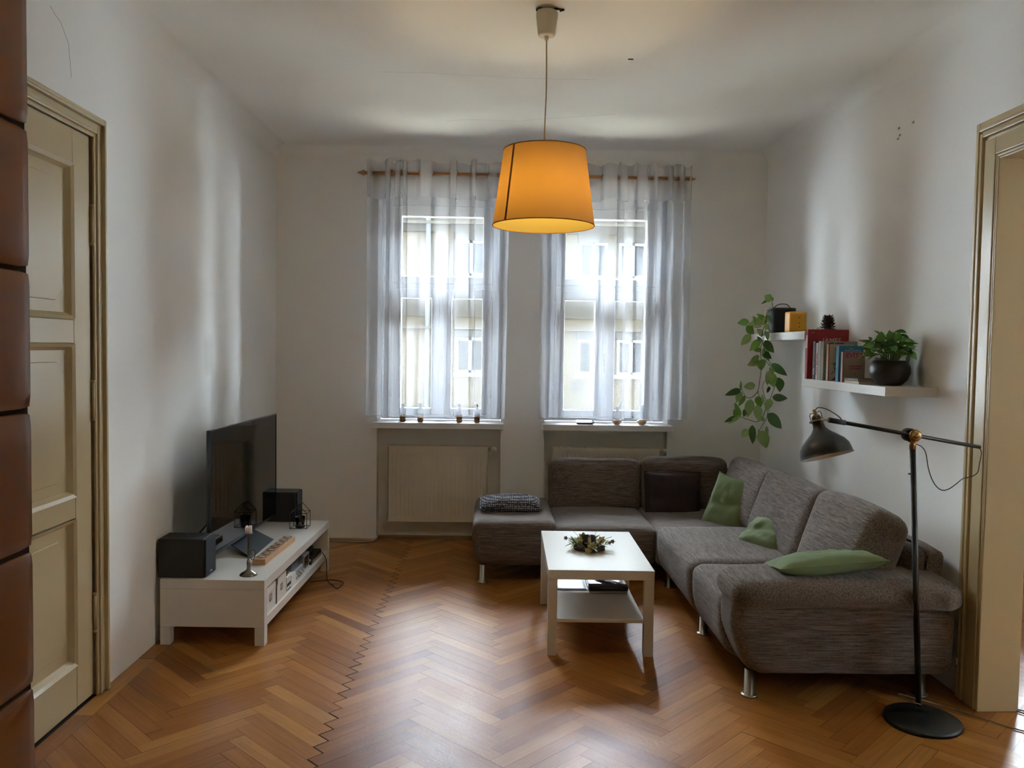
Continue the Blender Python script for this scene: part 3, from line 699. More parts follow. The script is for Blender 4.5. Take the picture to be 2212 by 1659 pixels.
# loose back cushions
def cush(cx, cyy, cz, wx, wy, wz, rx, ry, mt, seed):
    R3 = Matrix.Rotation(ry, 3, 'Y') @ Matrix.Rotation(rx, 3, 'X')
    def fn(P, p):
        return (P.x+wrinkle(P, p, .007, 4, seed), P.y+wrinkle(P, p, .007, 4, seed+9), P.z+wrinkle(P, p, .012, 3, seed+5))
    m = M().soft(-wx/2, wx/2, -wy/2, wy/2, -wz/2, wz/2, .062, (.022 if wx < wy else 0, .022 if wy < wx else 0, .014), 16, fn, R3)
    m.v = [v+Vector((cx, cyy, cz)) for v in m.v]; link('back_cushion', m, mt, rt)
cush(.768, 6.235, .540, .715, .17, .40, -.12, 0, SX, 1)
cush(1.455, 6.22, .555, .66, .17, .42, -.12, 0, SX, 2)
cush(1.825, 5.74, .580, .18, .84, .43, 0, .30, SY, 3)
cush(1.805, 4.875, .595, .19, .87, .45, 0, .34, SY, 4)
cush(1.800, 4.085, .610, .20, .69, .46, 0, .34, SY, 5)
for x, y in ((-.07, 5.465), (1.187, 5.40), (1.192, 3.69), (2.0, 3.71), (-.07, 6.25), (2.0, 6.3), (1.187, 4.5), (.45, 6.25)):
    link('foot', M().lathe([(.037, 0), (.037, .006), (.034, .008), (.024, .010), (.023, .125)], 24, (x, y, 0)), CHROME, rt)
m = M().box(2.105, 2.109, 3.60, 3.612, .185, .215); link('care_tag', m, mat('tag_white', 'd8d8d8', .7), rt)

# throw pillows
def pillow(name, cpos, w_, h_, t_, rot, mt, label, group=None, seed=0, bend=0, pinch=.10, fold=0, tagm=False):
    n = 26; vs = []; R3 = rot
    def P(u, v, s_):
        px = u*w_/2*(1-pinch*(1-v*v)*abs(u)**3*.6); py = v*h_/2*(1-pinch*(1-u*u)*abs(v)**3*.6)
        th = t_/2*max(0, (1-u**4)*(1-v**4))**.55*(1-.25*(u*u+v*v)/2)
        wr = noise.noise(Vector((u*2.2+seed, v*2.2, s_*3)))*.10*t_+noise.noise(Vector((u*6+seed, v*3, s_*5)))*.05*t_
        edge = (1-u**6)*(1-v**6)
        pz = s_*th + wr*edge - fold*math.exp(-((v-.1*u-.05)/.16)**2)*t_*(.35 if s_ > 0 else -.1)*(1-u*u*.5)
        pz += bend*(u*u) 
        return Vector((px, py, pz))
    for s_ in (1, -1):
        for j in range(n+1):
            for i in range(n+1): vs.append(P(2*i/n-1, 2*j/n-1, s_))
    N = n+1; fs = []
    for j in range(n):
        for i in range(n):
            a = j*N+i; fs.append((a, a+1, a+N+1, a+N)); b = a+N*N; fs.append((b, b+N, b+N+1, b+1))
    m = M().add([R3 @ v for v in vs], fs, True)
    rt_ = thing(name, label, 'cushion', cpos, group)
    m.v = [v+Vector(cpos) for v in m.v]; link('pillow_cover', m, mt, rt_)
    loop = [R3 @ P(2*i/n-1, -1, 0) for i in range(n)]+[R3 @ P(1, 2*j/n-1, 0) for j in range(n)]+[R3 @ P(1-2*i/n, 1, 0) for i in range(n)]+[R3 @ P(-1, 1-2*j/n, 0) for j in range(n)]
    link('seam', M().tube([v+Vector(cpos) for v in loop], .0028, 5, closed=True), mt, rt_)
    if tagm:
        q = R3 @ P(1, -.35, 0)+Vector(cpos); link('label_tag', M().box(q.x-.002, q.x+.002, q.y-.012, q.y+.012, q.z-.022, q.z+.002), mat('tag_white', 'd8d8d8', .7), rt_)
def basis(xa, za):
    z = Vector(za).normalized(); x = Vector(xa); x = (x-z*x.dot(z)).normalized(); y = z.cross(x); return Matrix((x, y, z)).transposed()
GREEN = mat('sage_cotton', '6d7c55', .85, bump=.25, bscale=180); PLUM = mat('aubergine_cotton', '2e1f22', .9, bump=.25, bscale=180)
pillow('throw_pillow', (1.335, 6.045, .485), .43, .39, .13, basis((1, 0, .0), (.04, -1, .16)), PLUM, 'dark aubergine throw pillow leaning on the rear back cushion', 'throw pillows on the sofa', 3, fold=.3)
pillow('throw_pillow', (1.64, 5.66, .495), .31, .45, .12, basis((.85, -.42, -.28), (-.62, -.70, .42)), GREEN, 'green throw pillow slumped upright in the corner of the sofa', 'throw pillows on the sofa', 11, fold=.5)
pillow('throw_pillow', (1.645, 4.86, .475), .34, .27, .13, basis((.55, -.8, -.1), (-.55, -.25, .8)), GREEN, 'small green throw pillow with a white tag lying on the seat', 'throw pillows on the sofa', 23, fold=.35, tagm=True)
pillow('throw_pillow', (1.545, 3.755, .605), .50, .30, .105, basis((1, 0, .09), (-.09, .20, 1)), GREEN, 'flat green throw pillow lying on top of the armrest', 'throw pillows on the sofa', 31, fold=.2)
pillow('throw_pillow', (.115, 5.78, .475), .44, .20, .12, basis((1, .03, -.04), (0, -.25, 1)), dots_mat(), 'dark grey dotted cushion lying rolled on the chaise end', 'throw pillows on the sofa', 41, pinch=.05)

# ------------------------------------------------------------------ coffee table
TX, TY, TA = .284, 4.155, -.0143
rt = thing('coffee_table', 'white low coffee table with a lower shelf in front of the sofa', 'table', (TX, TY, 0))
m = M().box(TX, TX+.55, TY, TY+.90, .40, .45); link('table_top', m, WHITE, rt, .002)
for x in (TX, TX+.50):
    for y in (TY, TY+.85): link('leg', M().box(x+.0008, x+.0492, y+.0008, y+.0492, 0, .3995), WHITE, rt, .0015)
link('lower_shelf', M().box(TX+.045, TX+.505, TY+.02, TY+.88, .170, .188), WHITE, rt, .002)
rt.rotation_euler = (0, 0, TA)
# wreath with a glass
C = at(1268, 1186, 4.60); cx, cyy = .545, 4.60
wr = thing('table_wreath', 'small wreath of artificial leaves and cream flowers round a glass on the coffee table', 'wreath', (cx, cyy, .45))
m = M()
for k in range(7):
    ph = random.uniform(0, 6.28); m.tube([(cx+(.078+.007*math.sin(5*a+ph))*math.cos(a), cyy+(.078+.007*math.sin(5*a+ph))*math.sin(a), .461+.007*math.sin(3*a+ph*2)) for a in [2*PI*q/36 for q in range(36)]], .0065, 6, closed=True)
link('twig_ring', m, mat('twig', '4a3326', .9), wr)
def leaf(m, base, d, L_, W_, droop=.3, up=None, mi=0, n=6, cup=.25, roll=0):
    d = Vector(d).normalized(); up = Vector(up or (0, 0, 1)); s_ = d.cross(up)
    s_ = s_.normalized() if s_.length > 1e-3 else d.orthogonal().normalized()
    nrm = s_.cross(d).normalized()
    if roll: q = Matrix.Rotation(roll, 3, d); s_ = q @ s_; nrm = q @ nrm
    vs = []; base = Vector(base)
    for k in range(n+1):
        t = k/n; wd = W_/2*(math.sin(PI*min(1, t**.75))**.8 if 0 < t < 1 else .02); p = base+d*(L_*t)+nrm*(-droop*L_*t*t)
        vs += [p-s_*wd+nrm*cup*wd, p, p+s_*wd+nrm*cup*wd]
    fs = [f for k in range(n) for f in ((3*k, 3*k+1, 3*k+4, 3*k+3), (3*k+1, 3*k+2, 3*k+5, 3*k+4))]
    m.add(vs, fs, True, mi)
LG1 = mat('artificial_leaf', '6f7a35', .6, var=.25, vscale=30, sub=.0); LG2 = mat('artificial_leaf_dark', '47521f', .6, var=.25, vscale=30)
m = M()
for k in range(75):
    a = random.uniform(0, 2*PI); rr_ = .075+random.uniform(-.025, .025); b = (cx+rr_*math.cos(a), cyy+rr_*math.sin(a), .465+random.uniform(0, .025))
    da = a+random.uniform(-.9, .9); leaf(m, b, (math.cos(da), math.sin(da), random.uniform(.0, 1.3)), random.uniform(.035, .062), random.uniform(.016, .026), random.uniform(-.1, .5), mi=random.choice((0, 0, 1)))
link('leaves', m, [LG1, LG2], wr)
m = M()
for a, e in ((.2, .5), (1.1, .9), (2.2, .7), (3.1, .45), (3.6, .6), (5.3, .6)):
    m.tube([(cx+.07*math.cos(a), cyy+.07*math.sin(a), .47), (cx+.10*math.cos(a), cyy+.10*math.sin(a), .49+.03*e), (cx+.135*math.cos(a), cyy+.135*math.sin(a), .49+.05*e)], .0012, 5)
link('sprig', m, LG2, wr)
FLC = mat('cream_petal', 'b9a86e', .7); FLP = mat('brown_bud', '6b543f', .7)
def flower(c, r, n, mt, nm='flower'):
    m = M(); c = Vector(c)
    for k in range(n):
        a = 2*PI*k/n; leaf(m, c, (math.cos(a), -.5, math.sin(a)), r, r*.8, .2, up=(0, -1, 0), n=4, cup=.4)
    m.lathe([(r*.15, -r*.2), (r*.25, 0), (r*.12, r*.2)], 8, c); link(nm, m, mt, wr)
flower((cx+.005, cyy-.088, .492), .028, 6, FLC); flower((cx-.018, cyy-.10, .465), .024, 5, FLC); flower((cx+.065, cyy-.03, .51), .026, 6, FLC); flower((cx-.06, cyy-.03, .51), .022, 6, FLC)
flower((cx-.135, cyy-.01, .515), .014, 5, FLP, 'bud'); flower((cx+.13, cyy-.02, .50), .015, 5, FLP, 'bud'); flower((cx+.112, cyy-.03, .495), .012, 5, FLP, 'bud')
def clear_glass():
    m = bpy.data.materials.new('clear_glass'); m.use_nodes = True; nt = m.node_tree; nt.nodes.clear(); L = nt.links.new
    o = nd(nt, 'ShaderNodeOutputMaterial'); t = nd(nt, 'ShaderNodeBsdfTransparent'); g = nd(nt, 'ShaderNodeBsdfGlossy'); g.inputs['Roughness'].default_value = .03
    t.inputs[0].default_value = (.86, .88, .87, 1); f = nd(nt, 'ShaderNodeFresnel', i_IOR=1.6); mx = nd(nt, 'ShaderNodeMixShader')
    L(f.outputs[0], mx.inputs[0]); L(t.outputs[0], mx.inputs[1]); L(g.outputs[0], mx.inputs[2]); L(mx.outputs[0], o.inputs[0]); return m
CG = clear_glass(); MATS['clear_glass'] = CG
WAX = mat('candle_wax', 'cfc6b6', .5, sub=.3)
link('glass_cup', M().lathe([(.001, .453), (.036, .453), (.038, .462), (.039, .525), (.037, .525), (.036, .462), (.001, .460)], 28, (cx, cyy, 0), cap=False), CG, wr)
link('candle', M().lathe([(.033, .462), (.033, .492), (.004, .49)], 24, (cx, cyy, 0)), WAX, wr)
# things on the lower shelf
SH = .188
SIL = mat('silver_aluminium', 'b3b6bb', .35, .6); DK = mat('logo_dark', '4b4d50', .4)
def flat_box(name, c, sx, sy, sz, rz, mt, label, cat, r=.006, extra=None, tilt=0, bv=0):
    rt_ = thing(name, label, cat, c); m = M().soft(-sx/2, sx/2, -sy/2, sy/2, 0, sz, r, n=6)
    link_local('case' if name != 'remote_control' else 'remote_body', m, mt, rt_)
    if extra: extra(rt_)
    rt_.rotation_euler = (tilt, 0, rz); return rt_
def link_local(name, m, mt, parent, bevel=0):
    off = WPOS[parent.name]; m.v = [v+off for v in m.v]; return link(name, m, mt, parent, bevel)
def logo(rt_):
    m = M(); pts = []
    for k in range(28):
        a = 2*PI*k/28; r_ = .011*(1+.10*math.cos(2*a-.1)-.12*math.exp(-((a-PI/2)/.35)**2)-.08*math.exp(-((a-3*PI/2)/.3)**2))
        x, y = r_*math.cos(a)*.95, r_*math.sin(a)
        dd = math.hypot(x-.0135, y-.002)
        if dd < .006: x = .0135-.006*math.cos(math.atan2(y-.002, .0135-x)); 
        pts.append((x, y))
    m.prism(pts, 'z', .0072, .0078)
    leaf(m, (0, .0125, .0075), (.5, 1, 0), .007, .004, 0, n=4, cup=0)
    link_local('logo', m, DK, rt_)
flat_box('tablet', (.452, 4.80, SH), .185, .25, .0075, .02, SIL, 'silver tablet lying face down on the table shelf', 'tablet', .004, logo)
flat_box('laptop', (.665, 4.77, SH), .22, .30, .014, .0, mat('grey_aluminium', 'a7a6a6', .4, .5), 'grey laptop on the table shelf under a remote and a black box', 'laptop', .005)
flat_box('black_case', (.665, 4.645, SH+.0145), .225, .055, .028, -.03, BLACK, 'slim black box lying on the grey laptop, at the front of the table shelf', 'box', .003)
def keys(rt_):
    m = M()
    for j in range(9):
        for i in range(3): m.soft(-.014+i*.011, -.006+i*.011, -.08+j*.016, -.072+j*.016, .017, .0195, .002, n=3)
    link_local('buttons', m, mat('button_grey', '8b8d92', .5), rt_)
flat_box('remote_control', (.685, 4.78, SH+.0145), .046, .20, .018, .62, BLACK, 'black remote control lying across the grey laptop', 'remote', .008, keys, bv=0)

# ------------------------------------------------------------------ tv bench
BX, BY = -1.1988, 4.2564
rt = thing('tv_bench', 'long low white television bench with an open compartment', 'tv bench', (BX, BY, 0))
x0, x1, y0, y1 = BX-.55, BX, BY, BY+1.49
link('bench_top', M().box(x0, x1, y0, y1, .30, .35), WHITE, rt, .002)
for a, b in ((y0, y0+.05), (y1-.05, y1)): link('end_panel', M().box(x0, x1, a, b, .098, .2995), WHITE, rt, .0015)
link('bottom_shelf', M().box(x0, x1, y0+.05, y1-.05, .098, .146), WHITE, rt, .0015)
link('back_panel', M().box(x0, x0+.02, y0+.05, y1-.05, .146, .30), WHITE, rt)
for x in (x0, x1-.052):
    for y in (y0, y1-.052): link('leg', M().box(x, x+.052, y, y+.052, 0, .0975), WHITE, rt, .0015)
rt.rotation_euler = (0, 0, -.0252)
BT = .35; BS = .146
def bx(yl): return BX + (yl-BY)*.0252       # front edge of the bench at a given depth

# television
TVB = mat('tv_bezel', '23262b', .3); SCR = mat('tv_screen', '070809', .04, spec=.55)
rt = thing('television', 'flat black television standing on the white bench, its screen turned to the sofa', 'television', (-1.52, 5.02, BT))
ang = math.atan2(.045, 1.13); Ct = Vector((-1.522, 5.02, 0)); TR = Matrix.Rotation(-ang, 3, 'Z')
def tvm(m):
    m.v = [TR @ (v-Vector((0, 0, 0))) + Ct for v in m.v]; return m
link('screen', tvm(M().box(-.003, .0005, -.572, .572, .432, 1.108)), SCR, rt)
m = M(); 
for a, b, c, d in ((-.58, -.572, .418, 1.116), (.572, .58, .418, 1.116)): m.box(-.012, .003, a, b, c, d)
m.box(-.012, .003, -.572, .572, 1.108, 1.116); m.box(-.012, .004, -.572, .572, .418, .432)
link('bezel', tvm(m), mat('tv_frame', '3a3f46', .25, .6), rt, .001)
link('rear_housing', tvm(M().box(-.020, -.003, -.579, .579, .419, 1.115).soft(-.06, -.018, -.40, .40, .45, .85, .012, n=5)), TVB, rt)
link('stand_plate', M().add([(-1.57, 4.82, .412), (-1.57, 5.24, .412), (-1.395, 5.16, .354), (-1.395, 4.70, .354), (-1.57, 4.82, .404), (-1.57, 5.24, .404), (-1.395, 5.16, .3505), (-1.395, 4.70, .3505)], [(0, 3, 2, 1), (4, 5, 6, 7), (0, 1, 5, 4), (2, 3, 7, 6), (1, 2, 6, 5), (3, 0, 4, 7)]), mat('stand_grey', '4b545c', .3, .7), rt, .001)
link('stand_neck', M().box(-1.575, -1.545, 4.90, 5.14, .40, .50), TVB, rt, .003)
m = M().tube([(-1.56, 4.52, .62), (-1.66, 4.50, .50), (-1.70, 4.50, .36)], .005); m.cyl((-1.70, 4.50, .351), (-1.70, 4.50, .36), .012); link('rear_strut', m, BLACK, rt)

# speakers
SPK = mat('dark_vinyl', '1b1513', .55, var=.1); GRL = mat('speaker_cloth', '1c2026', .9, bump=.3, bscale=500)
def speaker(x0, x1, y0, y1, z0, z1, label):
    rt = thing('loudspeaker', label, 'speaker', ((x0+x1)/2, (y0+y1)/2, z0), 'bookshelf speakers on the bench')
    link('cabinet', M().box(x0, x1-.014, y0, y1, z0, z1), SPK, rt, .003)
    link('grille', M().box(x1-.013, x1, y0+.002, y1-.002, z0+.002, z1-.002), GRL, rt, .004)
    link('badge', M().box(x1, x1+.001, (y0+y1)/2-.014, (y0+y1)/2+.014, z0+.018, z0+.023), SIL, rt)
speaker(-1.765, -1.515, 4.29, 4.445, BT+.002, .557, 'black loudspeaker at the near end of the bench, in front of the television')
speaker(-1.64, -1.372, 5.68, 5.83, BT+.002, .560, 'black loudspeaker at the far end of the bench, behind the wire lantern')

# candlestick
p = Vector((-1.313, 4.36, BT)); PEW = mat('worn_pewter', '6f675c', .28, 1)
rt = thing('candlestick', 'tarnished metal candlestick holding a short white candle', 'candlestick', p)
link('stick', M().lathe([(.046, BT), (.047, BT+.003), (.040, BT+.012), (.018, BT+.024), (.010, BT+.034), (.009, BT+.05), (.0105, BT+.06), (.0095, BT+.075), (.006, BT+.085), (.0065, BT+.13), (.0055, BT+.18), (.007, BT+.20), (.006, BT+.215), (.022, BT+.222), (.024, BT+.228), (.019, BT+.227)], 28, (p.x, p.y, 0)), PEW, rt)
link('handle_ring', M().tube(catmull([(p.x+.008, p.y, BT+.095), (p.x+.022, p.y, BT+.083), (p.x+.033, p.y, BT+.10), (p.x+.034, p.y, BT+.125), (p.x+.022, p.y, BT+.137), (p.x+.012, p.y, BT+.125), (p.x+.016, p.y, BT+.108)], 5), .0028, 7), PEW, rt)
m = M().lathe([(.0185, BT+.227), (.0185, BT+.262), (.012, BT+.262), (.002, BT+.256)], 22, (p.x, p.y, 0)); m.v = [v+Vector((0, 0, .006*math.sin(9*v.x*60)*(v.z > BT+.25))) for v in m.v]
link('candle', m, mat('white_wax', 'd8d2c8', .5, sub=.3), rt); link('wick', M().cyl((p.x, p.y, BT+.257), (p.x+.002, p.y, BT+.268), .001), BLACK, rt)

# tealight holder
BEECH = mat('beech_block', 'b98d63', .5, var=.08, vscale=20)
hx, hy0, hy1 = -1.302, 4.565, 5.125
rt = thing('tealight_holder', 'long wooden block with seven glass tealights', 'candle holder', (hx, (hy0+hy1)/2, BT))
link('wooden_block', M().box(-.037, .037, -.28, .28, 0, .032), BEECH, None, .002)
o = bpy.data.objects[[q.name for q in bpy.data.objects if q.name.startswith('wooden_block')][-1]]; o.parent = rt
for k in range(7):
    y = -.24+k*.08
    m = M().lathe([(.027, .0325), (.027, .0375), (.0235, .0375), (.023, .034)], 20, (0, y, 0), cap=False)
    o = link('glass_insert', m, CG); o.parent = rt
    o2 = link('tealight', M().lathe([(.0195, .0325), (.0195, .0352), (.004, .0345)], 18, (0, y, 0)), mat('tealight_wax', '8f8b86', .4)); o2.parent = o
rt.rotation_euler = (0, 0, -.055)

# wire house lantern
WIRE = mat('black_wire', '0f0f10', .5)
lx, ly = -1.314, 5.52
rt = thing('wire_lantern', 'black wire house-shaped lantern with a glass tealight cup', 'lantern', (lx, ly, BT))
a_, h1, h2 = .056, .105, .165
C4 = [(-a_, -.05), (a_, -.05), (a_, .05), (-a_, .05)]
m = M()
for k in range(4):
    a, b = C4[k], C4[(k+1) % 4]
    for z in (.003, h1): m.tube([(lx+a[0], ly+a[1], BT+z), (lx+b[0], ly+b[1], BT+z)], .0022, 6)
    m.tube([(lx+a[0], ly+a[1], BT+.001), (lx+a[0], ly+a[1], BT+h1)], .0022, 6)
for y in (-.05, .05):
    for x in (-a_, a_): m.tube([(lx+x, ly+y, BT+h1), (lx, ly+y, BT+h2)], .0022, 6)
m.tube([(lx, ly-.05, BT+h2), (lx, ly+.05, BT+h2)], .0022, 6)
link('wire_frame', m, WIRE, rt)
link('dish', M().lathe([(.03, BT+.001), (.033, BT+.012), (.031, BT+.014)], 20, (lx, ly, 0)), WIRE, rt)
link('glass_cup', M().lathe([(.027, BT+.015), (.034, BT+.075), (.032, BT+.075), (.026, BT+.017)], 24, (lx, ly, 0), cap=False), CG, rt)
link('candle', M().lathe([(.025, BT+.016), (.026, BT+.036)], 20, (lx, ly, 0)), mat('tan_wax', '9f8468', .5), rt)

# inside the bench compartment, near to far
PAP = mat('white_paperboard', 'd6d2ca', .7); 
def obox(name, label, cat, yc, sx, sy, sz, mt, z=BS, group=None, parts=(), inset=.012, rz=-.0252, bv=.002, extra=None):
    xc = bx(yc)-inset-sx/2
    rt = thing(name, label, cat, (xc, yc, z), group)
    o = link('body', M().box(-sx/2, sx/2, -sy/2, sy/2, .0005, sz), mt, None, bv); o.parent = rt
    if extra: extra(rt, sx, sy, sz)
    rt.rotation_euler = (0, 0, rz); return rt
def boxfit(rt, sx, sy, sz):
    o = link('lid', M().box(-sx/2-.003, sx/2+.003, -sy/2-.003, sy/2+.003, sz-.032, sz+.002), PAP, None, .002); o.parent = rt
    m = M()
    for y in (-sy/2-.004, sy/2-.010):
        m.box(sx/2+.0025, sx/2+.0045, y, y+.014, sz-.030, sz+.0035); m.box(sx/2-.012, sx/2+.0045, y, y+.014, sz+.002, sz+.0035)
    m.box(sx/2-.004, sx/2+.004, -sy/2-.0045, -sy/2-.0025, .0, sz)
    o = link('metal_corner', m, BRASS); o.parent = rt
    m = M(); frame_rect(m, -.016, .016, sz*.38, sz*.38+.038, .004, 0, .002); m.v = [Vector((sx/2+.0005+v.y, v.x, v.z)) for v in m.v]
    o = link('label_holder', m, BRASS); o.parent = rt
obox('storage_box', 'white storage box with metal corners at the near end of the bench compartment', 'box', 4.410, .30, .19, .135, PAP, group='white storage boxes in the bench', extra=boxfit)
obox('storage_box', 'white storage box with a metal label frame, second in the bench compartment', 'box', 4.612, .30, .19, .135, PAP, group='white storage boxes in the bench', extra=boxfit)
def strip(rt, sx, sy, sz):
    o = link('printed_band', M().box(sx/2, sx/2+.001, -sy/2+.004, sy/2-.004, sz*.35, sz*.55).box(sx/2, sx/2+.001, -sy/2+.004, sy/2-.004, .006, sz*.16), mat('dark_print', '2b2a33', .5)); o.parent = rt
obox('photo_box', 'small pale box with dark printed bands in the bench compartment', 'box', 4.765, .16, .085, .088, PAP, extra=strip)
obox('charger_tray', 'low white tray with a coiled black cable in the bench compartment', 'tray', 4.87, .17, .10, .07, PAP, extra=lambda rt, sx, sy, sz: setattr(link('coiled_cable', M().tube([(.028*math.cos(a)+.02, .03*math.sin(a), sz+.004+.0015*a/3) for a in [q*.45 for q in range(40)]], .003, 6), BLACK), 'parent', rt))
def amp(rt, sx, sy, sz):
    for k in range(4):
        y = -sy/2+.03+k*(sy-.06)/3
        o = link('knob', M().cyl((sx/2, y, sz*.38), (sx/2+.02, y, sz*.38), .0125, .011, 16), CHROME); o.parent = rt
    o = link('front_plate', M().box(sx/2, sx/2+.003, -sy/2, sy/2, .004, sz-.002), SIL, None, .001); o.parent = rt
obox('amplifier', 'low silver amplifier with a row of round knobs', 'amplifier', 5.045, .20, .22, .055, SIL, inset=.035, extra=amp)
obox('receiver', 'grey receiver case standing behind the knobs of the amplifier', 'receiver', 5.03, .16, .16, .045, mat('grey_case', '6d7176', .4, .3), z=BS+.056, inset=.05)
def disp(rt, sx, sy, sz):
    o = link('display', M().box(sx/2, sx/2+.002, -sy/2+.01, sy/2-.02, .012, sz-.012), SCR, None); o.parent = rt
    o = link('knob', M().cyl((sx/2, sy/2-.010, sz*.4), (sx/2+.012, sy/2-.010, sz*.4), .008), CHROME); o.parent = rt
obox('stereo', 'silver stereo with a dark display in the bench compartment', 'stereo', 5.235, .20, .13, .098, SIL, inset=.03, extra=disp)
def slot(rt, sx, sy, sz):
    o = link('chrome_trim', M().box(sx/2, sx/2+.002, -sy/2+.03, sy/2-.05, sz*.3, sz*.42), CHROME, None); o.parent = rt
obox('disc_player', 'flat black disc player with a bright trim line', 'player', 5.455, .28, .27, .045, mat('piano_black', '0d1014', .12), inset=.02, extra=slot)
obox('set_top_box', 'black set-top box on top of the disc player', 'box', 5.43, .2, .2, .032, BLACK, z=BS+.0465, inset=.06)
obox('router', 'small silver router at the far end of the compartment', 'router', 5.50, .10, .13, .02, mat('router_silver', 'b5b2ae', .4), z=BS+.0795, inset=.09)

# cables on the floor
tag(link('cable', M().tube(catmull([(bx(5.55)-.02, 5.55, .19), (bx(5.6)+.02, 5.56, .12), (-1.115, 5.45, .015), (-1.06, 5.36, .006), (-1.035, 5.30, .005), (-1.01, 5.30, .004), (-1.00, 5.42, .004), (-1.06, 5.47, .004), (-1.13, 5.47, .004), (-1.22, 5.42, .004)], 8), .0028, 6), BLACK), 'thin black cable looped on the floor beside the tv bench', 'cable')
p = [at(745, 1171, 6.45), at(780, 1170.5, 6.45), at(800, 1167, 6.5), at(812, 1163, 6.56)]
tag(link('cable', M().tube(catmull([(-1.7, 6.56, .005), (-1.35, 6.57, .005), (-1.1, 6.55, .005), (-1.0, 6.58, .006), (-.955, 6.66, .012)], 8), .0055, 8), mat('beige_cable', 'a08a70', .6)), 'beige cable lying along the foot of the window wall', 'cable')

# ------------------------------------------------------------------ shelves on the right wall
SHW = mat('shelf_white', 'd6d3cc', .35)
single('wall_shelf', M().box(1.92, XR, 3.984, 5.088, 1.377, 1.424), SHW, 'thick white floating shelf holding books and a round plant pot', 'shelf', 'floating shelves on the right wall', .002)
single('wall_shelf', M().box(1.92, XR, 5.062, 6.16, 1.668, 1.720), SHW, 'thick white floating shelf in the corner holding the trailing plant and yellow candle', 'shelf', 'floating shelves on the right wall', .002)
S1, S2z = 1.4245, 1.7205
# upper shelf things
px_, py_ = 2.035, 5.82
rt = thing('hanging_pot_plant', 'trailing leafy plant in a black pot with vines hanging over the corner shelf', 'plant', (px_, py_, S2z))
POT = mat('black_pot', '1e2022', .5)
link('pot', M().lathe([(.078, S2z), (.082, S2z+.005), (.094, S2z+.16), (.099, S2z+.162), (.100, S2z+.18), (.094, S2z+.18), (.088, S2z+.15)], 32, (px_, py_, 0)), POT, rt)
link('soil', M().lathe([(.089, S2z+.145), (.089, S2z+.155)], 24, (px_, py_, 0)), mat('potting_soil', '241a13', .95), rt)
link('handle', M().tube(catmull([(px_-.075, py_-.06, S2z+.178), (px_-.05, py_-.08, S2z+.202), (px_-.0, py_-.095, S2z+.204), (px_+.03, py_-.092, S2z+.18)], 6), .0035, 7), POT, rt)
STEM = mat('vine_stem', '3a4a24', .6); HOYA = mat('hoya_leaf', '6a963a', .38, var=.3, vscale=14, sub=0); HOY2 = mat('hoya_leaf_dark', '3c6229', .35, var=.2, vscale=14); HOY3 = mat('hoya_leaf_pale', '8ba763', .4, var=.2, vscale=14)
def scr(lst, Y, jit=0):
    out = []
    for q in lst:
        p = at(q[0], q[1], Y+(q[2] if len(q) > 2 else 0)); 
        out.append(p)
    return out
vines = [
    [(1676, 672, .0), (1664, 668, -.04), (1656, 678, -.06), (1655, 700, -.08), (1650, 730, -.08), (1643, 755, -.06), (1645, 790, 0), (1640, 830, .0), (1638, 850, 0), (1650, 872, 0), (1658, 885, 0), (1655, 905, 0), (1643, 925, 0), (1630, 953, 0)],
    [(1676, 674, .0), (1662, 672, -.05), (1652, 700, -.08), (1646, 725, -.08), (1652, 760, -.05), (1662, 782, 0), (1664, 795, 0), (1655, 818, 0), (1648, 832, 0), (1650, 850, 0), (1656, 868, 0)],
    [(1662, 795, 0), (1670, 812, 0), (1675, 828, 0), (1668, 850, 0), (1660, 872, 0), (1662, 890, 0)],
    [(1655, 878, 0), (1648, 900, 0), (1636, 911, 0), (1615, 906, 0), (1597, 899, 0), (1590, 897, 0)],
    [(1638, 845, 0), (1625, 858, 0), (1612, 858, 0), (1604, 845, 0), (1598, 832, 0)],
    [(1645, 705, -.08), (1632, 707, -.05), (1620, 700, 0), (1612, 690, 0)],
    [(1676, 672, 0), (1669, 660, -.03), (1668, 648, -.03), (1667, 642, -.03)],
    [(1676, 820, 0), (1682, 816, 0), (1690, 820, 0)],
    [(1662, 790, 0), (1655, 780, 0), (1648, 776, 0)],
]
m = M()
for v in vines: m.tube(catmull(scr(v, 5.76), 6), .0026, 6, taper=.6)
link('vine', m, STEM, rt)
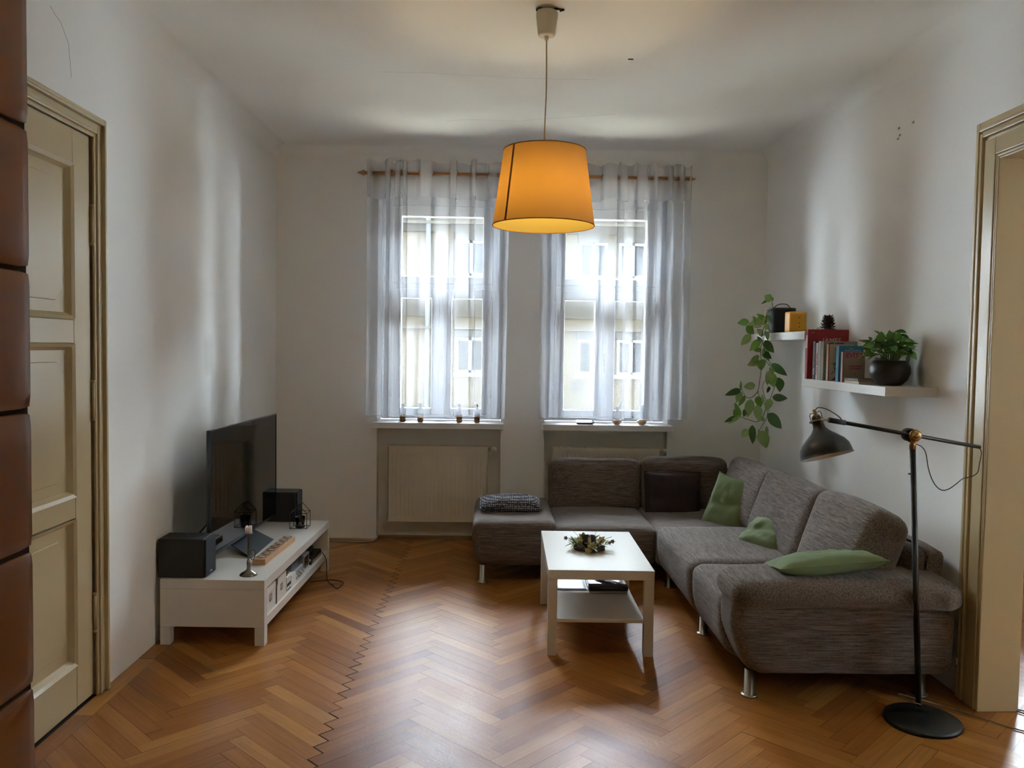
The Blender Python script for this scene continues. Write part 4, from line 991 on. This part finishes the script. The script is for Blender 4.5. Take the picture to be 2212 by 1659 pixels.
leaves = [  # base px, tip px, width px, depth, material
    (1667, 648, 1651, 640, 17, -.03, 0), (1665, 645, 1645, 655, 5, -.03, 1), (1667, 650, 1670, 642, 5, -.03, 0),
    (1662, 688, 1618, 700, 17, -.05, 2), (1618, 694, 1596, 697, 13, 0, 0), (1640, 700, 1622, 685, 14, -.03, 2), (1612, 704, 1630, 720, 18, 0, 0),
    (1622, 722, 1601, 745, 14, 0, 2), (1643, 732, 1620, 758, 13, -.02, 0), (1650, 725, 1640, 712, 12, -.05, 2), (1652, 735, 1670, 762, 15, -.02, 1), (1648, 752, 1664, 778, 17, 0, 2), (1645, 755, 1628, 758, 8, 0, 0),
    (1640, 768, 1620, 782, 9, 0, 0), (1640, 778, 1618, 788, 14, 0, 2), (1644, 776, 1648, 801, 17, 0, 0), (1648, 760, 1665, 775, 12, 0, 1), (1666, 785, 1700, 808, 17, 0, 1), (1672, 790, 1668, 806, 9, 0, 0), (1667, 800, 1658, 828, 16, 0, 2),
    (1663, 805, 1672, 832, 18, 0, 0), (1683, 816, 1686, 842, 17, 0, 1), (1632, 832, 1606, 836, 14, 0, 2), (1602, 842, 1597, 822, 9, 0, 0), (1600, 842, 1570, 852, 12, 0, 1), (1600, 845, 1592, 868, 12, 0, 2), (1609, 855, 1597, 876, 9, 0, 0),
    (1652, 868, 1642, 852, 10, 0, 2), (1668, 858, 1702, 860, 14, 0, 1), (1665, 862, 1655, 885, 14, 0, 2), (1622, 862, 1616, 900, 17, 0, 2), (1636, 856, 1645, 878, 15, 0, 0), (1635, 875, 1640, 908, 17, 0, 2), (1600, 900, 1588, 870, 9, 0, 0), (1594, 900, 1583, 884, 11, 0, 0), (1592, 899, 1565, 912, 8, 0, 1), (1600, 898, 1573, 915, 7, 0, 2), (1612, 882, 1607, 900, 9, 0, 1),
    (1658, 893, 1690, 925, 20, 0, 1), (1640, 898, 1650, 908, 14, 0, 0), (1625, 918, 1627, 957, 13, 0, 1), (1643, 930, 1656, 966, 21, 0, 2), (1640, 935, 1635, 928, 6, 0, 0), (1618, 928, 1602, 945, 14, .1, 2), (1656, 920, 1657, 945, 6, 0, 2), (1660, 835, 1660, 850, 8, 0, 1),
    (1650, 700, 1665, 712, 10, -.06, 2), (1658, 680, 1668, 695, 9, -.06, 1), (1652, 690, 1640, 680, 9, -.06, 0), (1655, 715, 1660, 735, 9, -.06, 2), (1645, 740, 1638, 728, 8, -.04, 1)]
m = M()
for bx_, by_, tx_, ty_, wd, dy, mi in leaves:
    a = at(bx_, by_, 5.75+dy+random.uniform(-.03, .03)); b = at(tx_, ty_, 5.75+dy+random.uniform(-.05, .02)); d = b-a
    leaf(m, a, d, d.length*1.04, wd*.0040, random.choice((.12, -.12, .2)), up=(random.uniform(-.3, .3), -1, random.uniform(.1, .5)), mi=mi, n=8, cup=random.uniform(-.25, .3))
link('foliage', m, [HOYA, HOY2, HOY3], rt)
# candle: yellow square block with holes
YW = mat('yellow_wax', 'c9961f', .45, sub=.35, var=.12, vscale=18)
cx0, cx1, yc0, yc1 = 1.922, 2.022, 5.33, 5.43
rt = thing('block_candle', 'square yellow block candle on the corner shelf beside the black pot', 'candle', (1.97, 5.38, S2z))
link('wax_block', M().soft(cx0, cx1+.012, yc0, yc1, S2z, S2z+.135, .007, n=6), YW, rt); rt.rotation_euler = (0, 0, 0)
m = M()
for z in (.095, .06, .035): m.lathe([(.004, 0), (.004, .002)], 10, (1.985, yc0-.0005, S2z+z), Matrix.Rotation(PI/2, 3, 'X'))
link('drilled_hole', m, mat('hole_brown', '5a3c10', .8), rt); link('wick', M().cyl((1.97, 5.38, S2z+.134), (1.97, 5.38, S2z+.142), .0012), BLACK, rt)
m = M().lathe([(.012, S2z), (.016, S2z+.008), (.012, S2z+.018), (.006, S2z+.026)], 14, (2.065, 5.22, 0)); m.soft(2.056, 2.078, 5.212, 5.226, S2z+.015, S2z+.03, .006, n=3)
single('shell_ornament', m, mat('shell_cream', 'b9a98a', .5), 'tiny cream shell ornament beside the yellow candle', 'ornament')
# pine cone
rt = thing('pine_cone', 'brown pine cone standing on the corner shelf', 'pine cone', (2.105, 5.16, S2z))
m = M().lathe([(.012, S2z+.004), (.022, S2z+.02), (.02, S2z+.06), (.006, S2z+.09)], 14, (2.105, 5.16, 0)); CON = mat('cone_scale', '4a352b', .7, var=.25, vscale=60)
link('core', m, CON, rt)
m = M()
for k in range(95):
    t = k/95; a = k*2.399; z = S2z+.012+.085*t; r_ = .026+.024*math.sin(PI*(.22+.68*t)); d = Vector((math.cos(a), math.sin(a), -.15+1.3*t)).normalized()
    leaf(m, (2.105+r_*.5*math.cos(a), 5.16+r_*.5*math.sin(a), z-.004), d, .034*(1-.35*t), .026*(1-.4*t), -.25, n=4, cup=.3)
link('scales', m, CON, rt)

# books on the lower shelf; every book: cover block with pages
PAGES = mat('book_pages', 'cfc6b4', .85)
def book(y0, y1, x0, x1, h, mt, label, lean=0, group='books on the lower shelf', spine=None, z=S1):
    """upright book, spine towards the room (-x), front cover towards -y"""
    cy_ = (y0+y1)/2; rt = thing('book', label, 'book', (x0, cy_, z), group); t = y1-y0
    def lk(n, m, mt_, b=0):
        o = link(n, m, mt_, None, b); o.parent = rt; return o
    W_ = x1-x0
    m = M().box(0, W_, -t/2, -t/2+.002, 0, h); m.box(0, W_, t/2-.002, t/2, 0, h); m.box(0, .0025, -t/2+.002, t/2-.002, 0, h)
    lk('cover', m, mt, .0006); lk('pages', M().box(.0025, W_-.003, -t/2+.002, t/2-.002, .002, h-.003), PAGES)
    rt.rotation_euler = (lean, 0, 0); return rt, lk, t, W_
RED = mat('red_cover', '8c1d23', .45); DKC = mat('charcoal_cover', '2b2c33', .5); GRC = mat('grey_cover', '8f8c84', .6); GR2 = mat('pale_grey_cover', 'a9a59b', .6)
WHC = mat('white_cover', 'c9c2b8', .5); BLU = mat('blue_cover', '2b7396', .45); PNK = mat('dusty_rose_cover', 'a08c80', .5); CRM = mat('cream_cover', 'b9a889', .6)
INKR = mat('red_ink', 'a8203a', .5); INKW = mat('white_ink', 'c9c2bc', .5); INKD = mat('dark_ink', '3a2f30', .6)
def cover_text(lk, name, txt, size, x, z, t, mt, sx=1, bold=0):
    m = text_mesh(txt, size, on_front(x, -t/2-.0004, z), .0003, bold, sx); return lk(name, m, mt)
def spine_text(lk, txt, size, z, mt, bold=0):
    mtx = Matrix.Translation((-.0004, 0, z)) @ Matrix(((0, 0, -1), (0, -1, 0), (-1, 0, 0))).to_4x4() @ Matrix.Identity(4)
    mtx = Matrix.Translation((-.0005, size*.33, z)) @ Matrix(((0, 0, -1, 0), (0, -1, 0, 0), (1, 0, 0, 0), (0, 0, 0, 1))).inverted().to_4x4() if False else Matrix.Translation((-.0005, -size*.33, z)) @ Matrix(((0, 0, -1, 0), (0, 1, 0, 0), (1, 0, 0, 0), (0, 0, 0, 1)))
    return lk('spine_lettering', text_mesh(txt, size, mtx, .0003, bold), mt)
rt, lk, t, W_ = book(5.0, 5.035, 1.918, 2.172, .306, RED, 'large red book with JAMES on its cover, tallest on the shelf')
cover_text(lk, 'title', 'JAMES', .046, .150, .222, t, INKW, .95); lk('emblem', M().box(.022, .042, -t/2-.0008, -t/2, .280, .292), mat('emblem_grey', '8a6f66', .5))
lk('fore_edge_label', M().box(-.0008, 0, -.012, .012, .19, .27), WHC)
rt, lk, t, W_ = book(4.905, 4.945, 1.93, 2.12, .232, DKC, 'dark charcoal book standing in front of the large red one'); spine_text(lk, 'CO', .026, .05, INKW); lk('spine_stripe', M().box(-.0007, 0, -.004, .004, .09, .20), mat('dull_red', '6d3a3a', .6))
rt, lk, t, W_ = book(4.868, 4.895, 1.93, 2.10, .222, WHC, 'slim pale paperback with red lettering on its spine'); spine_text(lk, 'Cold Serrano', .024, .095, INKR, .0006)
rt, lk, t, W_ = book(4.825, 4.86, 1.93, 2.13, .232, GR2, 'pale grey book between the slim red-lettered one and the darker grey one'); 
rt, lk, t, W_ = book(4.782, 4.82, 1.93, 2.13, .230, GRC, 'mid grey book with small marks along its top edge'); lk('top_marks', M().box(.03, .06, -t/2-.0006, -t/2, .215, .222).box(.07, .12, -t/2-.0006, -t/2, .216, .222), INKD)
rt, lk, t, W_ = book(4.735, 4.765, 1.94, 2.09, .214, CRM, 'thin book with a red spine edge and an ink drawing on its cover')
lk('red_edge', M().box(.0, .006, -t/2-.0007, -t/2, 0, .214), INKR)
m = M()
for pts in ([(.05, .20), (.04, .18), (.055, .165), (.045, .15)], [(.02, .10), (.035, .105), (.05, .098), (.03, .09), (.06, .11)], [(.02, .04), (.04, .06), (.035, .08), (.06, .05)], [(.06, .20), (.055, .17), (.065, .14)]):
    m.tube(catmull([(x, -t/2-.0005, z) for x, z in pts], 5), .0018, 5)
lk('ink_drawing', m, INKD); lk('red_shape', M().prism([(.02, .002), (.09, .002), (.075, .05), (.05, .03)], 'y', -t/2-.0006, -t/2), INKR)
rt, lk, t, W_ = book(4.60, 4.64, 1.945, 2.085, .205, BLU, 'blue hardback behind the EVITA paperback')
cover_text(lk, 'title', 'MARIA', .009, .07, .186, t, INKW); cover_text(lk, 'title', 'VERONIKA HOMOLOVA', .009, .078, .174, t, INKW)
rt, lk, t, W_ = book(4.50, 4.525, 1.925, 2.05, .170, PNK, 'small paperback titled EVITA with red lettering', lean=0)
cover_text(lk, 'title', 'EVITA', .037, .066, .139, t, INKR, 1.02, .0009); cover_text(lk, 'subtitle', 'V SETE VE SPOJENI', .0105, .070, .088, t, INKR, .85, .0003); cover_text(lk, 'subtitle', 'DUCE NA MORE', .0105, .070, .074, t, INKR, .85, .0003); cover_text(lk, 'imprint', 'argo', .008, .070, .045, t, INKD)
lk('red_edge', M().box(.0, .004, -t/2-.0007, -t/2, 0, .17), INKR)
def flatbook(z, label, x0, x1, y0, y1, th, mt):
    rt = thing('book', label, 'book', ((x0+x1)/2, (y0+y1)/2, z), 'books on the lower shelf')
    o = link('cover', M().box((x0-x1)/2, (x1-x0)/2, (y0-y1)/2, (y1-y0)/2, 0, .0022).box((x0-x1)/2, (x1-x0)/2, (y0-y1)/2, (y1-y0)/2, th-.0022, th).box((x0-x1)/2, (x0-x1)/2+.003, (y0-y1)/2, (y1-y0)/2, .0022, th-.0022), mt, None, .0005); o.parent = rt
    o = link('pages', M().box((x0-x1)/2+.003, (x1-x0)/2-.002, (y0-y1)/2+.002, (y1-y0)/2-.002, .0022, th-.0022), PAGES); o.parent = rt; return rt
flatbook(S1, 'cream-spined book lying flat at the front of the shelf', 1.925, 2.06, 4.29, 4.47, .014, CRM)
flatbook(S1+.0145, 'grey-edged book lying on top of the cream-spined one', 1.925, 2.055, 4.30, 4.47, .013, mat('slate_cover', '55534f', .6))
m = M().box(-.06, .05, 0, .004, 0, .135); rt = thing('postcard', 'pale blue card leaning against the wall behind the round pot', 'card', (2.10, 4.42, S1)); o = link('card', m, mat('blue_card', '8a9fb8', .5)); o.parent = rt
o = link('card_edge', M().box(-.06, -.055, -.0006, 0, 0, .135), INKW); o.parent = rt; rt.rotation_euler = (-.12, .28, .2)

# round pot plant
cx, cyy = 2.045, 4.20
rt = thing('potted_plant', 'bushy green plant in a round dark brown bowl pot on the shelf', 'plant', (cx, cyy, S1))
link('pot', M().lathe([(.052, S1), (.060, S1+.003), (.086, S1+.03), (.101, S1+.065), (.098, S1+.098), (.082, S1+.128), (.078, S1+.129), (.074, S1+.12)], 40, (cx, cyy, 0)), mat('dark_brown_glaze', '231a18', .38), rt)
link('soil', M().lathe([(.075, S1+.108), (.075, S1+.114)], 24, (cx, cyy, 0)), MATS['potting_soil'], rt)
m = M(); ml = M(); SYN = mat('arrowhead_leaf', '55862f', .45, var=.3, vscale=20); SY2 = mat('arrowhead_leaf_dark', '3a6126', .45, var=.2, vscale=20)
random.seed(19)
for k in range(64):
    a = random.uniform(0, 2*PI); r_ = random.uniform(.015, .105)*(1 if k < 50 else 1.15); h = .155+.10*random.random()*(1-.35*r_/.1)+(.03 if r_ < .05 else 0)
    b = Vector((cx+.025*math.cos(a), cyy+.025*math.sin(a), S1+.11)); e = Vector((cx+r_*math.cos(a), cyy+r_*math.sin(a), S1+h))
    if e.x > XR-.03: e.x = XR-.03
    mid = (b+e)/2+Vector((0, 0, .02)); m.tube(catmull([b, mid, e], 4), .0016, 5)
    da = a+random.uniform(-.6, .6); L_ = random.uniform(.055, .080); d = Vector((math.cos(da), math.sin(da), random.uniform(-.5, .9)))
    if e.x+d.x*L_ > XR-.01: d.x = -abs(d.x)*.3
    leaf(ml, e-d.normalized()*.01, d, L_, L_*.62, random.uniform(.1, .5), mi=random.choice((0, 0, 1)), n=6, cup=.25, roll=random.uniform(-.5, .5))
for (tx_, ty_, bxx, byy, wd) in ((1976, 745, 1945, 735, 15), (1890, 713, 1905, 724, 5), (1878, 728, 1882, 738, 10), (1923, 714, 1921, 738, 17), (1943, 717, 1938, 738, 15), (1868, 748, 1890, 742, 12), (1905, 717, 1900, 738, 20), (1870, 768, 1886, 762, 12), (1955, 735, 1944, 745, 12)):
    a = at(bxx, byy, 4.15); b = at(tx_, ty_, 4.13); leaf(ml, a, b-a, (b-a).length, wd*.0026, .15, up=(0, -1, .4), n=7)
    m.tube(catmull([(cx, cyy, S1+.11), ((cx+a.x)/2, (cyy+a.y)/2, (S1+.1+a.z)/2+.02), a], 4), .0015, 5)
link('stems', m, mat('pale_stem', '6c8a4c', .5), rt); link('foliage', ml, [SYN, SY2], rt)

# ------------------------------------------------------------------ floor lamp
LB = mat('lamp_black', '1d2022', .42); SHI = mat('shade_inside', 'c4bdb4', .5)
bx0, by0 = 1.905, 3.535
top = Vector((1.842, 3.55, 1.17)); foot = Vector((bx0, by0, .03)); J = Vector((1.836, 3.55, 1.232))
rt = thing('floor_lamp', 'black floor lamp with brass joints and a long balanced arm reaching over the sofa', 'floor lamp', (1.862, 3.425, 0))
link('base', M().lathe([(.155, 0), (.158, .004), (.156, .016), (.148, .022), (.02, .030)], 48, (1.862, 3.425, 0)), LB, rt)
link('pole', M().cyl(foot+Vector((0, 0, -.012)), top, .0125, n=20), LB, rt)
link('collar', M().cyl(top, top+(top-foot).normalized()*.038, .0135).cyl(top+Vector((0, 0, .03)), top+Vector((0, 0, .036)), .02), BRASS, rt)
link('screw', M().cyl((1.85-.005, 3.55, 1.06), (1.85-.022, 3.55, 1.06), .004), BLACK, rt)
armd = (at(2118, 967, 3.55)-at(1790, 907, 3.55)).normalized(); A0 = at(1790, 907, 3.55); A1 = at(2117, 966, 3.55)
m = M().lathe([(.027, -.024), (.029, -.02), (.029, .012), (.024, .014)], 28, J+Vector((-.006, .008, 0)), Matrix.Rotation(PI/2, 3, 'X')); link('joint', m, LB, rt)
link('joint_cap', M().lathe([(.010, .028), (.022, .026), (.027, .020), (.027, .012)][::-1], 28, J+Vector((.004, -.006, 0)), Matrix.Rotation(PI/2, 3, 'X')).lathe([(.013, .026), (.012, .034), (.004, .037)], 20, J+Vector((.004, -.006, 0)), Matrix.Rotation(PI/2, 3, 'X')), BRASS, rt)
m = M().cyl(A0+armd*.04, A1, .0085, n=16); m.cyl(A0, A0+armd*.075, .0115, n=16); link('arm', m, LB, rt)
Hn = at(1765, 909, 3.55)   # shade ring centre
link('arm_pin', M().cyl(Hn, A0, .0045), CHROME, rt)
ax = Vector((.19, -.28, -.94)).normalized(); Q = ax.to_track_quat('Z', 'Y').to_matrix()
# shade profile along the axis, measured from the brass ring
prof = [(.023, -.0), (.0235, .02), (.026, .034), (.040, .052), (.066, .074), (.090, .096), (.104, .118), (.109, .142), (.111, .157), (.1145, .160)]
m = M().lathe(prof, 48, Hn, Q, cap=False); sh = link('lamp_shade', m, LB, rt)
link('shade_lining', M().lathe([(r-.0018, z+.0006) for r, z in prof[1:-1]]+[(.1135, .1598)], 48, Hn, Q, cap=False), SHI, sh)
link('brass_ring', M().lathe([(.024, -.002), (.033, -.003), (.034, .001), (.033, .005), (.024, .004)], 32, Hn, Q), BRASS, rt)
m = M().lathe([(.0205, -.001), (.020, -.016), (.012, -.026)], 24, Hn, Q); link('socket_cup', m, LB, rt)
link('socket', M().cyl(Hn-ax*.010+Vector((-.004, -.012, 0)), Hn-ax*.050+Vector((-.002, -.004, 0)), .009, .0075), BRASS, rt)
m = M()
for sgn in (-1, 1):
    X = Q @ Vector((0, 1, 0)); X = X if abs(X.x) > .5 else Q @ Vector((1, 0, 0)); X = X*sgn
    m.tube([Hn+X*.029-ax*.002, Hn+X*.030-ax*.030, Hn+X*.024-ax*.038, Hn+X*.010-ax*.036], .0017, 6)
link('wire_cage', m, LB, rt)
link('bulb', M().lathe([(.012, .03), (.014, .045), (.026, .075), (.028, .09), (.02, .108), (.004, .116)], 20, Hn, Q), mat('opal_bulb', 'd8d4cc', .3), rt)
cab = [(1762, 885), (1766, 881), (1775, 881), (1788, 885), (1805, 895), (1815, 903), (1818, 908)]
link('cable', M().tube(catmull([at(x, y, 3.545) for x, y in cab], 6), .0022, 6), mat('lamp_cable', '3a3632', .6), rt)
link('cable', M().tube(catmull([at(x, y, 3.545) for x, y in [(1973, 960), (1980, 960), (1992, 966), (2000, 980), (2005, 1010), (2013, 1035), (2024, 1052), (2036, 1059), (2050, 1056), (2066, 1045), (2080, 1034), (2098, 1030), (2112, 1020), (2116, 1000), (2120, 980), (2117, 969)]], 6), .0022, 6), mat('lamp_cable', '3a3632', .6), rt)
m = M().tube(catmull([(1.90, 3.52, .035), (1.885, 3.49, .05), (1.86, 3.52, .05), (1.845, 3.60, .05), (1.92, 3.60, .03)], 6), .003, 6); m.tube(catmull([(1.92, 3.60, .03), (2.05, 3.56, .004), (2.15, 3.45, .004), (2.25, 3.34, .004), (2.4, 3.30, .004), (2.6, 3.4, .004)], 6), .003, 6)
link('mains_cable', m, mat('grey_cable', '6b6762', .5), rt)
tag(link('cable', M().tube(catmull([(2.31, 3.585, .012), (2.36, 3.54, .005), (2.45, 3.50, .005), (2.62, 3.56, .005)], 6), .003, 6), BLACK), 'black cable running from the door jamb into the side room', 'cable')
tag(link('cable', M().tube(catmull([(2.31, 3.583, .008), (2.36, 3.50, .005), (2.37, 3.43, .005), (2.40, 3.35, .005)], 6), .003, 6), BLACK), 'short black cable end bent round the foot of the door jamb', 'cable')

# ------------------------------------------------------------------ pendant lamp
PX, PY = .214, 3.87
rt = thing('pendant_lamp', 'lit pendant lamp with a wide mustard fabric drum shade hanging from the ceiling', 'pendant lamp', (PX, PY, CZ))
link('ceiling_cup', M().lathe([(.030, 3.042), (.038, 3.044), (.041, 3.05), (.051, 3.135), (.051, 3.148), (.044, 3.156), (.02, 3.158)], 32, (PX, PY, 0)), mat('cup_cream', 'd2cab6', .5), rt)
link('cord_grip', M().cyl((PX, PY, 3.022), (PX, PY, 3.046), .008, .010), mat('cup_cream', 'd2cab6', .5), rt)
link('cord', M().tube(catmull([(PX, PY, 3.03), (PX+.003, PY, 2.8), (PX-.002, PY, 2.6), (PX, PY, 2.40)], 6), .0032, 8), mat('cord_cream', 'a08e68', .6), rt)
m = M()
for pts in ([(-.05, 0, 3.163), (-.03, -.01, 3.168), (0, 0, 3.160), (.04, -.01, 3.166), (.07, .0, 3.160)], [(-.05, 0, 3.163), (-.04, .0, 3.155), (-.02, .0, 3.16)], [(.03, 0, 3.166), (.08, 0, 3.166), (.06, 0, 3.158)]): m.tube(catmull([(PX+x, PY+y, z) for x, y, z in pts], 5), .0035, 6)
m.cyl((PX, PY, 3.15), (PX, PY, CZ), .004)
link('ceiling_hook', m, BLACK, rt)
SZ0, SZ1, SR0, SR1 = 2.165, 2.515, .240, .192
SHF = sheer('shade_fabric', (.36, .234, .156), 0, .70); LIN = sheer('shade_liner', (.56, .44, .11), 0, .70)
m = M().lathe([(SR0+(SR1-SR0)*t, SZ0+(SZ1-SZ0)*t) for t in (0, .2, .4, .6, .8, 1)], 96, (PX, PY, 0), cap=False); shd = link('shade', m, SHF, rt)
link('shade_liner', M().lathe([(SR0-.003+(SR1-SR0)*t, SZ0+.001+(SZ1-SZ0-.002)*t) for t in (0, .25, .5, .75, 1)], 96, (PX, PY, 0), cap=False), LIN, shd)
TRM = mat('shade_trim', '8a5a22', .8)
for r_, z in ((SR0, SZ0), (SR1, SZ1)): link('rim', M().tube([(PX+r_*math.cos(a), PY+r_*math.sin(a), z) for a in [2*PI*q/64 for q in range(64)]], .0024, 6, closed=True), TRM, shd)
aS = math.radians(-90-49); m = M(); w_ = .011
vs = []
for t in (0, 1):
    r_ = SR0+(SR1-SR0)*t+.0012; z = SZ0+(SZ1-SZ0)*t
    for s_ in (-1, 1): vs.append((PX+r_*math.cos(aS+s_*w_/r_/2*1.2), PY+r_*math.sin(aS+s_*w_/r_/2*1.2), z))
m.add(vs, [(0, 1, 3, 2)]); link('seam_strip', m, TRM, shd)
m = M()
for k in range(3):
    a = 2*PI*k/3+.4; m.tube([(PX+.02*math.cos(a), PY+.02*math.sin(a), 2.42), (PX+(SR1-.006)*math.cos(a), PY+(SR1-.006)*math.sin(a), 2.495)], .0018, 6)
link('shade_ring', m, CHROME, shd)
link('socket', M().cyl((PX, PY, 2.37), (PX, PY, 2.43), .020, .018), mat('socket_white', 'bdb6a8', .5), rt)
bm_ = bpy.data.materials.new('warm_bulb'); bm_.use_nodes = True; pb = bm_.node_tree.nodes['Principled BSDF']; pb.inputs['Emission Color'].default_value = (1, .74, .42, 1); pb.inputs['Emission Strength'].default_value = 40
link('bulb', M().lathe([(.013, 2.372), (.015, 2.355), (.028, 2.325), (.031, 2.30), (.022, 2.275), (.004, 2.266)][::-1], 20, (PX, PY, 0)), bm_, rt)

# ------------------------------------------------------------------ tiled stove at the camera's left
TILE = mat('brown_stove_glaze', '8f5a2a', .35, spec=.35, bump=.5, bscale=7, var=.2, vscale=5)
SXF = -.68; SY1 = 1.215; SZT = 2.5
rt = thing('tiled_stove', 'brown glazed tile stove rising at the edge of the room', 'stove', (-1.2, .75, 0))
link('core', M().box(XL+.02, SXF-.007, .1, SY1-.005, 0, SZT), mat('stove_mortar', '2b1c14', .9), rt)
TH = .2055
k = 0; z = .0495
while z < SZT-.05:
    zt = min(z+TH, SZT); y1 = SY1; row = 0
    for (ya, yb) in ((SY1-.24, SY1), (SY1-.48, SY1-.245), (SY1-.72, SY1-.485)):
        m = M().soft(SXF-.05, SXF, ya+.002, yb-.002, z+.002, zt-.003, .009, (.003, 0, 0), 8); link('tile', m, TILE, rt)
    z += TH
link('cornice', M().soft(XL+.02, SXF+.03, .08, SY1+.03, SZT, SZT+.07, .02, n=6), TILE, rt)
